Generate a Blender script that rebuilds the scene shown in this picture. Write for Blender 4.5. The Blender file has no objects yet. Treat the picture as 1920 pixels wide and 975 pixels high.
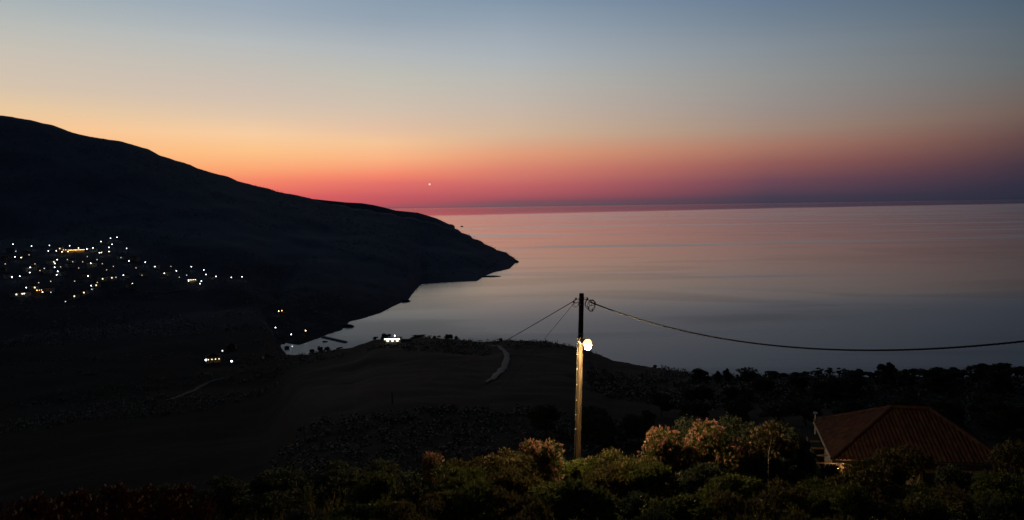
import bpy, math, random
import numpy as np
from mathutils import Vector, Matrix

random.seed(7)
RNG = np.random.default_rng(7)
SC = bpy.context.scene
COL = SC.collection
R = math.radians

# ------------------------------------------------------------------ camera
W0, H0 = 1920.0, 975.0
FPX = 1478.0
EYE = Vector((0.0, 0.0, 150.0))
PITCH = math.atan((487.5 - 386.9) / FPX)
ROLL = math.atan(0.0145)
FWD = Vector((0, math.cos(PITCH), -math.sin(PITCH)))
_r0, _u0 = Vector((1, 0, 0)), Vector((0, math.sin(PITCH), math.cos(PITCH)))
RIGHT = _r0 * math.cos(ROLL) - _u0 * math.sin(ROLL)
UP = _u0 * math.cos(ROLL) + _r0 * math.sin(ROLL)
cam_d = bpy.data.cameras.new("camera")
cam = bpy.data.objects.new("camera", cam_d)
COL.objects.link(cam)
cam_d.sensor_width = 36.0
cam_d.lens = 36.0 * FPX / W0
cam_d.clip_start = 0.2
cam_d.clip_end = 600000.0
m3 = Matrix((RIGHT, UP, -FWD)).transposed()
cam.matrix_world = Matrix.Translation(EYE) @ m3.to_4x4()
SC.camera = cam

# ------------------------------------------------------------------ view + world
SC.view_settings.view_transform = 'Standard'
SC.view_settings.look = 'None'
SC.view_settings.exposure = 0.0
SC.view_settings.gamma = 1.0
SC.view_settings.use_curve_mapping = False
SC.cycles.use_light_tree = True
SC.cycles.sample_clamp_indirect = 3.0

def lin(c):
    return tuple(((v / 255.0) / 12.92 if v / 255.0 <= 0.04045 else ((v / 255.0 + 0.055) / 1.055) ** 2.4) for v in c) + (1.0,)

# dusk sky: glow over the sea after sunset. elevation (degrees) -> colour, for several compass directions (degrees from +Y)
SKY = [
    (-75, [(0, (120, 75, 70)), (3, (190, 130, 95)), (7, (215, 180, 140)), (11, (175, 175, 165)), (15, (135, 150, 165)), (25, (75, 94, 118)), (45, (22, 30, 46)), (88, (11, 15, 25))]),
    (-33, [(0, (205, 95, 80)), (2.6, (252, 165, 100)), (5.2, (251, 198, 145)), (6.4, (234, 201, 160)), (7.7, (214, 195, 173)), (9.6, (202, 193, 180)), (11.5, (184, 187, 183)), (13.4, (164, 176, 181)), (15.2, (141, 160, 175)), (22, (100, 120, 142)), (32, (56, 72, 94)), (50, (20, 27, 42)), (88, (11, 15, 25))]),
    (-18, [(0, (196, 78, 92)), (0.9, (228, 98, 95)), (2.1, (246, 136, 105)), (2.9, (252, 168, 117)), (4.0, (253, 194, 136)), (5.2, (247, 205, 162)), (6.4, (224, 198, 171)), (7.5, (212, 193, 177)), (9.4, (197, 190, 181)), (11.3, (182, 187, 188)), (13.1, (160, 172, 184)), (15, (147, 164, 181)), (22, (98, 118, 140)), (32, (55, 71, 92)), (50, (20, 27, 42)), (88, (11, 15, 25))]),
    (-9, [(0, (140, 84, 92)), (0.35, (190, 86, 95)), (0.8, (198, 92, 98)), (1.76, (226, 112, 105)), (2.35, (244, 136, 108)), (3.5, (251, 178, 131)), (4.7, (244, 197, 152)), (5.6, (228, 192, 164)), (7.0, (210, 192, 174)), (9.2, (192, 190, 180)), (11, (176, 182, 186)), (13, (150, 164, 178)), (14.8, (136, 156, 174)), (22, (92, 112, 134)), (32, (53, 69, 90)), (50, (20, 27, 42)), (88, (11, 15, 25))]),
    (0, [(0, (104, 84, 94)), (0.3, (128, 82, 92)), (0.6, (164, 84, 94)), (1.4, (193, 99, 101)), (2.6, (216, 128, 110)), (3.75, (226, 156, 121)), (5.3, (212, 181, 153)), (7.2, (197, 183, 170)), (9.1, (184, 183, 178)), (10.4, (172, 179, 184)), (12.2, (156, 168, 180)), (14.7, (126, 148, 168)), (22, (86, 106, 128)), (32, (51, 67, 87)), (50, (20, 27, 42)), (88, (11, 15, 25))]),
    (18, [(0, (62, 58, 74)), (0.4, (70, 61, 78)), (1.55, (108, 72, 85)), (2.7, (145, 91, 88)), (3.9, (166, 118, 102)), (5.0, (161, 136, 121)), (6.6, (152, 142, 138)), (8.5, (145, 146, 145)), (10.4, (133, 142, 150)), (12.3, (114, 130, 146)), (14.5, (95, 118, 144)), (22, (66, 86, 108)), (32, (42, 57, 76)), (50, (18, 25, 39)), (88, (11, 15, 25))]),
    (33.5, [(0, (40, 43, 58)), (0.9, (47, 46, 63)), (2.1, (65, 53, 65)), (3.6, (94, 70, 71)), (5.1, (111, 91, 85)), (6.7, (105, 100, 98)), (8.2, (97, 104, 108)), (10.1, (88, 101, 112)), (12, (76, 95, 112)), (14.3, (67, 87, 111)), (22, (50, 66, 88)), (32, (33, 45, 63)), (50, (16, 22, 35)), (88, (11, 15, 25))]),
    (70, [(0, (26, 28, 40)), (5, (40, 42, 54)), (12, (34, 44, 58)), (30, (18, 25, 39)), (88, (10, 14, 24))]),
    (120, [(0, (14, 16, 24)), (20, (13, 17, 27)), (88, (10, 14, 24))]),
]
world = bpy.data.worlds.new("World")
SC.world = world
world.use_nodes = True
nt = world.node_tree
for n in list(nt.nodes):
    nt.nodes.remove(n)
N, L = nt.nodes, nt.links
def math_node(nt, op, a, b=None, clamp=False):
    n = nt.nodes.new('ShaderNodeMath'); n.operation = op; n.use_clamp = clamp
    for i, v in enumerate((a, b)):
        if v is None: continue
        if isinstance(v, (int, float)): n.inputs[i].default_value = v
        else: nt.links.new(v, n.inputs[i])
    return n.outputs[0]
tc = N.new('ShaderNodeTexCoord')
sep = N.new('ShaderNodeSeparateXYZ'); L.new(tc.outputs['Generated'], sep.inputs[0])
elev = math_node(nt, 'MULTIPLY', math_node(nt, 'ARCSINE', sep.outputs[2]), 180 / math.pi)
az = math_node(nt, 'MULTIPLY', math_node(nt, 'ARCTAN2', sep.outputs[0], sep.outputs[1]), 180 / math.pi)
# faint, broad unevenness of the air so that the bands are not ruler straight
nz = N.new('ShaderNodeTexNoise'); nz.inputs['Scale'].default_value = 2.2; nz.inputs['Detail'].default_value = 2
mp = N.new('ShaderNodeMapping'); mp.inputs['Scale'].default_value = (1, 1, 9)
L.new(tc.outputs['Generated'], mp.inputs[0]); L.new(mp.outputs[0], nz.inputs['Vector'])
wob = math_node(nt, 'MULTIPLY', math_node(nt, 'SUBTRACT', nz.outputs[0], 0.5), 0.3)
elev_w = math_node(nt, 'ADD', elev, wob)
# square-root scale gives the low sky most of the ramp
pos = math_node(nt, 'POWER', math_node(nt, 'DIVIDE', math_node(nt, 'MAXIMUM', elev_w, 0.0), 90.0), 0.5, True)
prev = None
for i, (a, stops) in enumerate(SKY):
    cr = N.new('ShaderNodeValToRGB'); L.new(pos, cr.inputs[0])
    els = cr.color_ramp.elements
    while len(els) > 1: els.remove(els[-1])
    els[0].position = 0.0; els[0].color = lin(stops[0][1])
    for e, c in stops[1:]:
        k = els.new(min(1.0, math.sqrt(e / 90.0))); k.color = lin(c)
    if prev is None:
        prev = cr.outputs[0]
    else:
        mr = N.new('ShaderNodeMapRange')
        mr.inputs['From Min'].default_value = SKY[i - 1][0]; mr.inputs['From Max'].default_value = a
        L.new(az, mr.inputs['Value'])
        mx = N.new('ShaderNodeMix'); mx.data_type = 'RGBA'
        L.new(mr.outputs[0], mx.inputs[0]); L.new(prev, mx.inputs[6]); L.new(cr.outputs[0], mx.inputs[7])
        prev = mx.outputs[2]
# behind the viewer (west of -100) the same night sky
mr = N.new('ShaderNodeMapRange'); mr.inputs['From Min'].default_value = -80; mr.inputs['From Max'].default_value = -120
L.new(az, mr.inputs['Value'])
mx = N.new('ShaderNodeMix'); mx.data_type = 'RGBA'; mx.inputs[7].default_value = lin((13, 16, 26))
L.new(mr.outputs[0], mx.inputs[0]); L.new(prev, mx.inputs[6])
bg = N.new('ShaderNodeBackground'); L.new(mx.outputs[2], bg.inputs[0]); bg.inputs[1].default_value = 1.0
# the physical sky with the sun already below the horizon adds its trace of light
nishita = N.new('ShaderNodeTexSky'); nishita.sky_type = 'NISHITA'; nishita.sun_disc = False
nishita.sun_elevation = R(-5); nishita.sun_rotation = R(-28)
bg2 = N.new('ShaderNodeBackground'); L.new(nishita.outputs[0], bg2.inputs[0]); bg2.inputs[1].default_value = 0.002
addn = N.new('ShaderNodeAddShader'); L.new(bg.outputs[0], addn.inputs[0]); L.new(bg2.outputs[0], addn.inputs[1])
wo = N.new('ShaderNodeOutputWorld'); L.new(addn.outputs[0], wo.inputs[0])

# ------------------------------------------------------------------ helpers
def ray(x, y):
    return (FWD * FPX + RIGHT * (x - W0 / 2) - UP * (y - H0 / 2)).normalized()
def at(x, y, d):                       # point seen at photo pixel x,y at horizontal range d metres
    v = ray(x, y); return EYE + v * (d / math.hypot(v.x, v.y))
def on_sea(x, y):
    v = ray(x, y); return EYE + v * (-EYE.z / v.z)

def tag(o, label=None, cat=None, group=None, kind=None):
    if label: o['label'] = label
    if cat: o['category'] = cat
    if group: o['group'] = group
    if kind: o['kind'] = kind
    return o
def empty(name, loc, rz=0.0):
    o = bpy.data.objects.new(name, None); COL.objects.link(o)
    o.location = loc; o.rotation_euler = (0, 0, rz); o.empty_display_size = 0.2
    return o
def link_mesh(name, me, parent=None, loc=None):
    o = bpy.data.objects.new(name, me); COL.objects.link(o)
    if parent: o.parent = parent
    if loc is not None: o.location = loc
    return o
def np_mesh(name, V, F, mat, smooth=False):
    V = np.asarray(V, dtype=np.float32); F = np.asarray(F, dtype=np.int32)
    me = bpy.data.meshes.new(name)
    me.vertices.add(len(V)); me.vertices.foreach_set('co', V.ravel())
    k = F.shape[1]
    me.loops.add(F.size); me.loops.foreach_set('vertex_index', F.ravel())
    me.polygons.add(len(F))
    me.polygons.foreach_set('loop_start', np.arange(0, F.size, k, dtype=np.int32))
    me.polygons.foreach_set('loop_total', np.full(len(F), k, dtype=np.int32))
    me.polygons.foreach_set('use_smooth', np.full(len(F), smooth))
    me.update(calc_edges=True); me.validate()
    if mat: me.materials.append(mat)
    return me

class MB:
    """collects primitive shapes into one mesh"""
    def __init__(s): s.v, s.f = [], []
    def add(s, vs, fs):
        b = len(s.v); s.v += [tuple(v) for v in vs]; s.f += [tuple(b + i for i in f) for f in fs]; return s
    def box(s, c, sz, rz=0.0, taper=1.0):
        cx, cy, cz = c; hx, hy, hz = sz[0] / 2, sz[1] / 2, sz[2] / 2
        vs = []
        for z, t in ((-hz, 1.0), (hz, taper)):
            for x, y in ((-hx, -hy), (hx, -hy), (hx, hy), (-hx, hy)):
                x, y = x * t, y * t
                vs.append((cx + x * math.cos(rz) - y * math.sin(rz), cy + x * math.sin(rz) + y * math.cos(rz), cz + z))
        return s.add(vs, [(3, 2, 1, 0), (4, 5, 6, 7), (0, 1, 5, 4), (1, 2, 6, 5), (2, 3, 7, 6), (3, 0, 4, 7)])
    def tube(s, pts, rad, n=8, cap=True):
        pts = [Vector(p) for p in pts]
        rads = rad if isinstance(rad, (list, tuple)) else [rad] * len(pts)
        vs, fs = [], []
        up = Vector((0.13, 0.21, 1)).normalized()
        for i, p in enumerate(pts):
            d = (pts[min(i + 1, len(pts) - 1)] - pts[max(i - 1, 0)]).normalized()
            a = d.cross(up)
            if a.length < 0.05: a = d.cross(Vector((1, 0, 0)))
            a.normalize(); b = d.cross(a)
            for k in range(n):
                t = 2 * math.pi * k / n
                vs.append(p + (a * math.cos(t) + b * math.sin(t)) * rads[i])
        for i in range(len(pts) - 1):
            for k in range(n):
                fs.append((i * n + k, i * n + (k + 1) % n, (i + 1) * n + (k + 1) % n, (i + 1) * n + k))
        if cap:
            fs.append(tuple(range(n - 1, -1, -1))); fs.append(tuple((len(pts) - 1) * n + k for k in range(n)))
        return s.add(vs, fs)
    def ball(s, c, r, nu=12, nv=8, lo=-90, hi=90):
        vs, fs = [], []
        for j in range(nv + 1):
            t = R(lo + (hi - lo) * j / nv)
            for k in range(nu):
                a = 2 * math.pi * k / nu
                vs.append((c[0] + r[0] * math.cos(t) * math.cos(a), c[1] + r[1] * math.cos(t) * math.sin(a), c[2] + r[2] * math.sin(t)))
        for j in range(nv):
            for k in range(nu):
                fs.append((j * nu + k, j * nu + (k + 1) % nu, (j + 1) * nu + (k + 1) % nu, (j + 1) * nu + k))
        return s.add(vs, fs)
    def mesh(s, name, mat, smooth=False):
        me = bpy.data.meshes.new(name); me.from_pydata(s.v, [], s.f)
        if smooth: me.polygons.foreach_set('use_smooth', [True] * len(me.polygons))
        me.validate(); me.update(); me.materials.append(mat); return me
    def build(s, name, mat, parent=None, smooth=False, loc=None):
        return link_mesh(name, s.mesh(name, mat, smooth), parent, loc)

def copy_thing(o, loc=None, rz=None, scale=None):
    c = o.copy(); COL.objects.link(c)
    if loc is not None: c.location = loc
    if rz is not None: c.rotation_euler = (0, 0, rz)
    if scale is not None: c.scale = scale
    for ch in list(o.children):
        k = ch.copy(); COL.objects.link(k); k.parent = c
        for g in list(ch.children):
            q = g.copy(); COL.objects.link(q); q.parent = k
    return c

# ------------------------------------------------------------------ materials
def new_mat(name):
    m = bpy.data.materials.new(name); m.use_nodes = True
    return m, m.node_tree, m.node_tree.nodes['Principled BSDF']
def noise_mat(name, c1, c2, scale=3.0, rough=0.85, detail=5.0, bump=0.0, coord='Object', stretch=None, c3=None, scale3=0.05):
    m, t, p = new_mat(name)
    co = t.nodes.new('ShaderNodeTexCoord')
    src = co.outputs[coord]
    if stretch:
        mpn = t.nodes.new('ShaderNodeMapping'); mpn.inputs['Scale'].default_value = stretch
        t.links.new(src, mpn.inputs[0]); src = mpn.outputs[0]
    nz = t.nodes.new('ShaderNodeTexNoise'); nz.inputs['Scale'].default_value = scale; nz.inputs['Detail'].default_value = detail
    t.links.new(src, nz.inputs['Vector'])
    cr = t.nodes.new('ShaderNodeValToRGB')
    cr.color_ramp.elements[0].position = 0.35; cr.color_ramp.elements[0].color = (*c1, 1)
    cr.color_ramp.elements[1].position = 0.65; cr.color_ramp.elements[1].color = (*c2, 1)
    t.links.new(nz.outputs[0], cr.inputs[0])
    out = cr.outputs[0]
    if c3:
        n3 = t.nodes.new('ShaderNodeTexNoise'); n3.inputs['Scale'].default_value = scale3; n3.inputs['Detail'].default_value = 4
        t.links.new(src, n3.inputs['Vector'])
        r3 = t.nodes.new('ShaderNodeMapRange'); r3.inputs['From Min'].default_value = 0.5; r3.inputs['From Max'].default_value = 0.62
        t.links.new(n3.outputs[0], r3.inputs['Value'])
        mx = t.nodes.new('ShaderNodeMix'); mx.data_type = 'RGBA'; mx.inputs[7].default_value = (*c3, 1)
        t.links.new(r3.outputs[0], mx.inputs[0]); t.links.new(out, mx.inputs[6]); out = mx.outputs[2]
    t.links.new(out, p.inputs['Base Color'])
    p.inputs['Roughness'].default_value = rough
    p.inputs['Specular IOR Level'].default_value = 0.25
    if bump:
        b = t.nodes.new('ShaderNodeBump'); b.inputs['Strength'].default_value = bump; b.inputs['Distance'].default_value = 0.05
        t.links.new(nz.outputs[0], b.inputs['Height']); t.links.new(b.outputs[0], p.inputs['Normal'])
    return m
def emit_mat(name, col, strength):
    m, t, p = new_mat(name)
    p.inputs['Base Color'].default_value = (*[min(1, c * 0.8) for c in col], 1)
    p.inputs['Emission Color'].default_value = (*col, 1)
    p.inputs['Emission Strength'].default_value = strength
    return m
def leaf_mat(name, c1, c2, trans=0.25, rough=0.5):
    m, t, p = new_mat(name)
    g = t.nodes.new('ShaderNodeNewGeometry')
    cr = t.nodes.new('ShaderNodeValToRGB')
    cr.color_ramp.elements[0].color = (*c1, 1); cr.color_ramp.elements[1].color = (*c2, 1)
    t.links.new(g.outputs['Random Per Island'], cr.inputs[0])
    t.links.new(cr.outputs[0], p.inputs['Base Color'])
    p.inputs['Roughness'].default_value = rough
    p.inputs['Specular IOR Level'].default_value = 0.08
    tr = t.nodes.new('ShaderNodeBsdfTranslucent'); t.links.new(cr.outputs[0], tr.inputs[0])
    mx = t.nodes.new('ShaderNodeMixShader'); mx.inputs[0].default_value = trans
    out = t.nodes['Material Output']
    t.links.new(p.outputs[0], mx.inputs[1]); t.links.new(tr.outputs[0], mx.inputs[2]); t.links.new(mx.outputs[0], out.inputs[0])
    return m

M = {}
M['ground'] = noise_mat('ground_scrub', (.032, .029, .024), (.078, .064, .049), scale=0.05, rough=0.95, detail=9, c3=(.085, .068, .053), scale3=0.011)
def ground_mat():
    m = M['ground']; t = m.node_tree; p = t.nodes['Principled BSDF']
    src = p.inputs['Base Color'].links[0].from_socket
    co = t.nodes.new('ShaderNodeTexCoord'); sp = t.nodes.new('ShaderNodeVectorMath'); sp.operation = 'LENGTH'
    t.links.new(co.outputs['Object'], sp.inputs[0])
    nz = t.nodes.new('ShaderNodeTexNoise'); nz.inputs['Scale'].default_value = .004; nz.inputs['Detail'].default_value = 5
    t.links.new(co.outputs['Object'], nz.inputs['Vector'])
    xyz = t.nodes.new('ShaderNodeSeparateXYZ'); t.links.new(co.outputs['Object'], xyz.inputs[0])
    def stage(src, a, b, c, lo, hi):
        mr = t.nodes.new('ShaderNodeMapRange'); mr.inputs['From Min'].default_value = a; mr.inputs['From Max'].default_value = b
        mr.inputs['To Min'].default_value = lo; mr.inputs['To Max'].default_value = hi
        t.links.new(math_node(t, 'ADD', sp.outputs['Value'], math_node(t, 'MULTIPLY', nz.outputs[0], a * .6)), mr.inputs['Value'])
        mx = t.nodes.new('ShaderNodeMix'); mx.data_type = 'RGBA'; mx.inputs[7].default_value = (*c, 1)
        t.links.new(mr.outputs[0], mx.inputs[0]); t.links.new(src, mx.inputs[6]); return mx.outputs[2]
    p.inputs['Specular IOR Level'].default_value = .03
    src = stage(src, 120, 300, (.012, .014, .010), 1, 0)      # darker ground close to the viewpoint
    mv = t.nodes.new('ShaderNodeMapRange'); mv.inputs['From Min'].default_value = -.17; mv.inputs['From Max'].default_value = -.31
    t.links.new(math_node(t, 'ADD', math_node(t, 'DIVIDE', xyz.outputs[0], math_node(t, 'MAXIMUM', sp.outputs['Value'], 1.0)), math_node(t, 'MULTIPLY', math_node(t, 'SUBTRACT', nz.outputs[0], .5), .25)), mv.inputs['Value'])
    mw = t.nodes.new('ShaderNodeMix'); mw.data_type = 'RGBA'; mw.inputs[7].default_value = (.010, .010, .009, 1)   # darker ground towards the left
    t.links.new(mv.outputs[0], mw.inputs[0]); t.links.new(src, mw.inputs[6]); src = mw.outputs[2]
    src = stage(src, 1100, 2000, (.17, .18, .215), 0, .9)     # haze lift painted as paler, bluer ground far off
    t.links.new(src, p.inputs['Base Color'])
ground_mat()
M['headland'] = noise_mat('headland_scrub', (.11, .118, .135), (.15, .155, .17), scale=0.02, rough=0.95, detail=8)  # bluish tone puts distance haze into the colour
M['rock'] = noise_mat('shore_rock', (.05, .048, .045), (.11, .10, .09), scale=0.5, rough=0.9)
M['dirt_road'] = noise_mat('dirt_road', (.24, .21, .17), (.34, .30, .25), scale=0.6, rough=0.95)
M['track'] = noise_mat('earth_track', (.05, .045, .038), (.085, .075, .062), scale=0.3, rough=0.95)
M['asphalt'] = noise_mat('village_asphalt', (.10, .10, .095), (.16, .155, .15), scale=0.4, rough=0.9)
M['concrete'] = noise_mat('concrete', (.09, .09, .085), (.16, .155, .15), scale=0.8, rough=0.85)
M['wood'] = noise_mat('weathered_pole_wood', (.030, .019, .012), (.082, .050, .027), scale=6, rough=0.85, detail=8, bump=0.5, stretch=(4, 4, .35))
M['metal'] = noise_mat('galvanised_metal', (.22, .22, .22), (.34, .34, .33), scale=9, rough=0.5)
M['dark_metal'] = noise_mat('dark_metal', (.03, .03, .03), (.06, .06, .06), scale=9, rough=0.5)
M['rubber'] = noise_mat('black_cable_sheath', (.004, .004, .004), (.009, .009, .009), scale=20, rough=0.6)
M['porcelain'] = noise_mat('insulator_porcelain', (.16, .12, .10), (.25, .2, .17), scale=8, rough=0.3)
M['plaster'] = noise_mat('pale_plaster', (.42, .40, .36), (.58, .56, .51), scale=0.7, rough=0.9)
M['plaster_warm'] = noise_mat('ochre_plaster', (.42, .33, .22), (.55, .45, .32), scale=0.9, rough=0.9)
M['timber'] = noise_mat('old_timber', (.10, .07, .045), (.20, .14, .09), scale=4, rough=0.85, stretch=(1, 6, 6))
M['bark'] = noise_mat('bark', (.06, .048, .038), (.12, .10, .08), scale=8, rough=0.95, bump=0.4)
M['window_dark'] = noise_mat('dark_window_glass', (.01, .012, .015), (.02, .022, .026), scale=2, rough=0.15)
M['window_lit'] = emit_mat('lit_window_glass', (1.0, .78, .45), 2.5)
M['lamp_white'] = emit_mat('white_street_lamp_glass', (0.86, 0.95, 1.0), 9)
M['lamp_dim'] = emit_mat('dim_street_lamp_glass', (0.82, 0.94, 1.0), 1.6)
M['lamp_warm'] = emit_mat('warm_street_lamp_glass', (1.0, .80, .50), 9)
M['lamp_porch'] = emit_mat('faint_porch_lamp_glass', (1.0, .74, .42), 1.4)
M['lamp_orange'] = emit_mat('orange_street_lamp_glass', (1.0, .36, .10), 8)
M['string_amber'] = emit_mat('amber_terrace_bulb_glass', (1.0, .58, .18), 10)
M['led'] = emit_mat('white_fascia_strip_light', (0.95, 1.0, 0.95), 3.0)
M['sodium'] = emit_mat('yellow_lamp_glass', (1.0, .74, .34), 3600)
M['opal'] = emit_mat('warm_opal_glass', (1.0, .74, .36), 1.8)
M['star'] = emit_mat('star_light', (1.0, .66, .52), 1.0)

def roof_mat(name, c1, c2):
    m, t, p = new_mat(name)
    co = t.nodes.new('ShaderNodeTexCoord')
    nz = t.nodes.new('ShaderNodeTexNoise'); nz.inputs['Scale'].default_value = 3.0; nz.inputs['Detail'].default_value = 6
    t.links.new(co.outputs['Object'], nz.inputs['Vector'])
    vo = t.nodes.new('ShaderNodeTexVoronoi'); vo.inputs['Scale'].default_value = 4.5
    t.links.new(co.outputs['Object'], vo.inputs['Vector'])
    cr = t.nodes.new('ShaderNodeValToRGB')
    cr.color_ramp.elements[0].position = .3; cr.color_ramp.elements[0].color = (*c1, 1)
    cr.color_ramp.elements[1].position = .7; cr.color_ramp.elements[1].color = (*c2, 1)
    t.links.new(nz.outputs[0], cr.inputs[0])
    mx = t.nodes.new('ShaderNodeMix'); mx.data_type = 'RGBA'; mx.blend_type = 'MULTIPLY'; mx.inputs[0].default_value = .35
    t.links.new(cr.outputs[0], mx.inputs[6]); t.links.new(vo.outputs['Color'], mx.inputs[7])
    t.links.new(mx.outputs[2], p.inputs['Base Color']); p.inputs['Roughness'].default_value = .9
    p.inputs['Specular IOR Level'].default_value = .15
    return m
M['tiles'] = roof_mat('terracotta_tiles', (.072, .034, .026), (.145, .068, .049))
M['old_tiles'] = roof_mat('old_dark_tiles', (.02, .007, .007), (.04, .013, .011))

# leaves
M['leaf_green'] = leaf_mat('oleander_leaf', (.06, .075, .020), (.145, .15, .045))
M['leaf_dark'] = leaf_mat('dark_leaf', (.05, .06, .038), (.09, .10, .06), trans=.15)
M['leaf_olive'] = leaf_mat('dry_leaf', (.06, .055, .02), (.15, .115, .05))
M['leaf_red'] = leaf_mat('dull_red_leaf', (.07, .012, .014), (.12, .03, .025), trans=.2)
M['petal'] = leaf_mat('pink_petal', (.34, .15, .12), (.66, .38, .31), trans=.2)
M['petal_pale'] = leaf_mat('pale_dry_petal', (.30, .20, .10), (.55, .40, .26), trans=.2)
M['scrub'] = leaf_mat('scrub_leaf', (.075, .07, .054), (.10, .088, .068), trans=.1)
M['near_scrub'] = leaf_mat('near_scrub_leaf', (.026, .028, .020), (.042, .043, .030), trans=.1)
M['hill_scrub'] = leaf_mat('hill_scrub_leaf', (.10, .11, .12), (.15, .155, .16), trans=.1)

# ------------------------------------------------------------------ terrain height field
def vnoise(x, y, seed=0):
    xi = np.floor(x).astype(np.int64); yi = np.floor(y).astype(np.int64)
    fx = x - xi; fy = y - yi
    fx = fx * fx * (3 - 2 * fx); fy = fy * fy * (3 - 2 * fy)
    def h(a, b):
        n = (a * 374761393 + b * 668265263 + seed * 974634777) & 0xffffffff
        n = ((n ^ (n >> 13)) * 1274126177) & 0xffffffff
        return ((n ^ (n >> 16)) & 0xffff) / 65535.0
    return (h(xi, yi) * (1 - fx) + h(xi + 1, yi) * fx) * (1 - fy) + (h(xi, yi + 1) * (1 - fx) + h(xi + 1, yi + 1) * fx) * fy
def fbm(x, y, oct=5, seed=0):
    s = 0; a = 0.5; t = 0
    for i in range(oct):
        s = s + a * vnoise(x * 2 ** i, y * 2 ** i, seed + i); t += a; a *= 0.5
    return s / t - 0.5
def az_of(p): return math.atan2(p.x, p.y)
def line(pts):                              # (x, y, d) photo points -> arrays az, d, z
    P = []
    for q in pts:
        p = at(*q) if len(q) == 3 and q[2] else on_sea(q[0], q[1])
        P.append((az_of(p), math.hypot(p.x, p.y), p.z))
    P.sort(); return np.array(P)
RIDGE = line([(-900, 150, 3200), (-400, 175, 3100), (-100, 200, 2950), (0, 214, 2900), (45, 222, 2890), (100, 235, 2880), (160, 252, 2860), (230, 264, 2850), (262, 274, 2840), (330, 300, 2800), (400, 323, 2750),
              (480, 348, 2700), (560, 366, 2650), (620, 381, 2620), (680, 391, 2560), (740, 401, 2500), (800, 413, 2440), (838, 424, 2400), (858, 430, 2380), (923, 463, 2260), (948, 473, 2220), (960, 479, 2205), (968, 486.5, 2195), (974, 492, 2190)])
FOOT = line([(974, 490, 0), (970, 490, 0), (966, 494, 0), (956, 504, 0), (940, 508, 0), (925, 511, 0), (905, 520, 0), (895, 527, 0), (826, 530, 0), (790, 533, 0), (778, 545, 0), (765, 563, 0), (756, 566, 0), (738, 574, 0), (715, 586, 0),
             (681, 597, 0), (655, 603, 0), (648, 611, 0), (640, 619, 0), (617, 626, 0), (600, 633, 0), (575, 642, 0), (560, 647, 0), (520, 638, 930), (460, 595, 1050), (400, 568, 1120), (300, 562, 1130), (0, 570, 1100), (-900, 580, 1100)])
MIDV = line([(-900, 450, 1650), (0, 443, 1650), (200, 438, 1620), (240, 462, 1520), (330, 488, 1420), (460, 512, 1320), (520, 560, 1200)])
NR = line([(575, 664, 620), (589, 661, 600), (633, 655, 590), (660, 652, 585), (680, 644, 580), (700, 637, 570), (720, 635.5, 560), (756, 635, 550), (785, 633, 540), (830, 634, 520), (870, 637, 510), (900, 641, 500), (925, 640, 490), (940, 638, 485),
           (1000, 639, 470), (1054, 645, 445), (1081, 652, 430), (1125, 665, 410), (1150, 676, 400), (1192, 683, 375), (1225, 688, 350), (1300, 702, 280), (1360, 708, 230), (1450, 708, 205), (1920, 706, 190), (2700, 716, 190)])
NEAR_D = np.array([0, 15, 22, 32, 45, 60.])
NEAR_Z = np.array([143, 140.5, 139.6, 138, 133, 128.5])
LEFT_D = np.array([60, 120, 250, 450, 700, 1000, 1150, 1400, 6000.])
LEFT_Z = np.array([128.5, 110, 82, 55, 37, 24, 18, -15, -40.])
AZ_L, AZ_R = az_of(at(470, 400, 100)), NR[0, 0]
def hill_z(az, d, X, Y):
    g = lambda T, k: np.interp(az, T[:, 0], T[:, k])
    dr, zr, df, zf = g(RIDGE, 1), g(RIDGE, 2), g(FOOT, 1), g(FOOT, 2)
    zf = np.where(zf < 1.0, 0.0, zf)
    dm0, zm0 = g(MIDV, 1), g(MIDV, 2)
    w = np.clip((az - MIDV[-1, 0]) / 0.06, 0, 1)
    dm1 = df + (dr - df) * 0.5; zm1 = zf + (zr - zf) * 0.44
    dm = dm0 * (1 - w) + dm1 * w; zm = zm0 * (1 - w) + zm1 * w
    dm = np.clip(dm, df + 1, dr - 1)
    t1 = (d - df) / (dm - df); t2 = (d - dm) / (dr - dm)
    z = np.where(d < df, zf + (d - df) * 0.09, np.where(d < dm, zf + (zm - zf) * np.clip(t1, 0, 1) ** 0.9, np.where(d < dr, zm + (zr - zm) * np.clip(t2, 0, 1), zr - (d - dr) * 0.4)))
    tt = np.clip((d - df) / np.maximum(dr - df, 1), 0, 1.0)
    env = np.sin(math.pi * tt) * np.clip(zr / 60, 0, 1)
    z = z + env * (fbm(X / 340, Y / 340, 5, 3) * 30 + fbm(X / 90, Y / 90, 4, 9) * 6)
    z = z + np.clip((d - df) / 30, 0, 1) * np.clip(zr / 40, 0, 1) * fbm(X / 28, Y / 28, 3, 14) * 4.0
    return np.where(az > RIDGE[-1, 0], -15.0, z)
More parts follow.
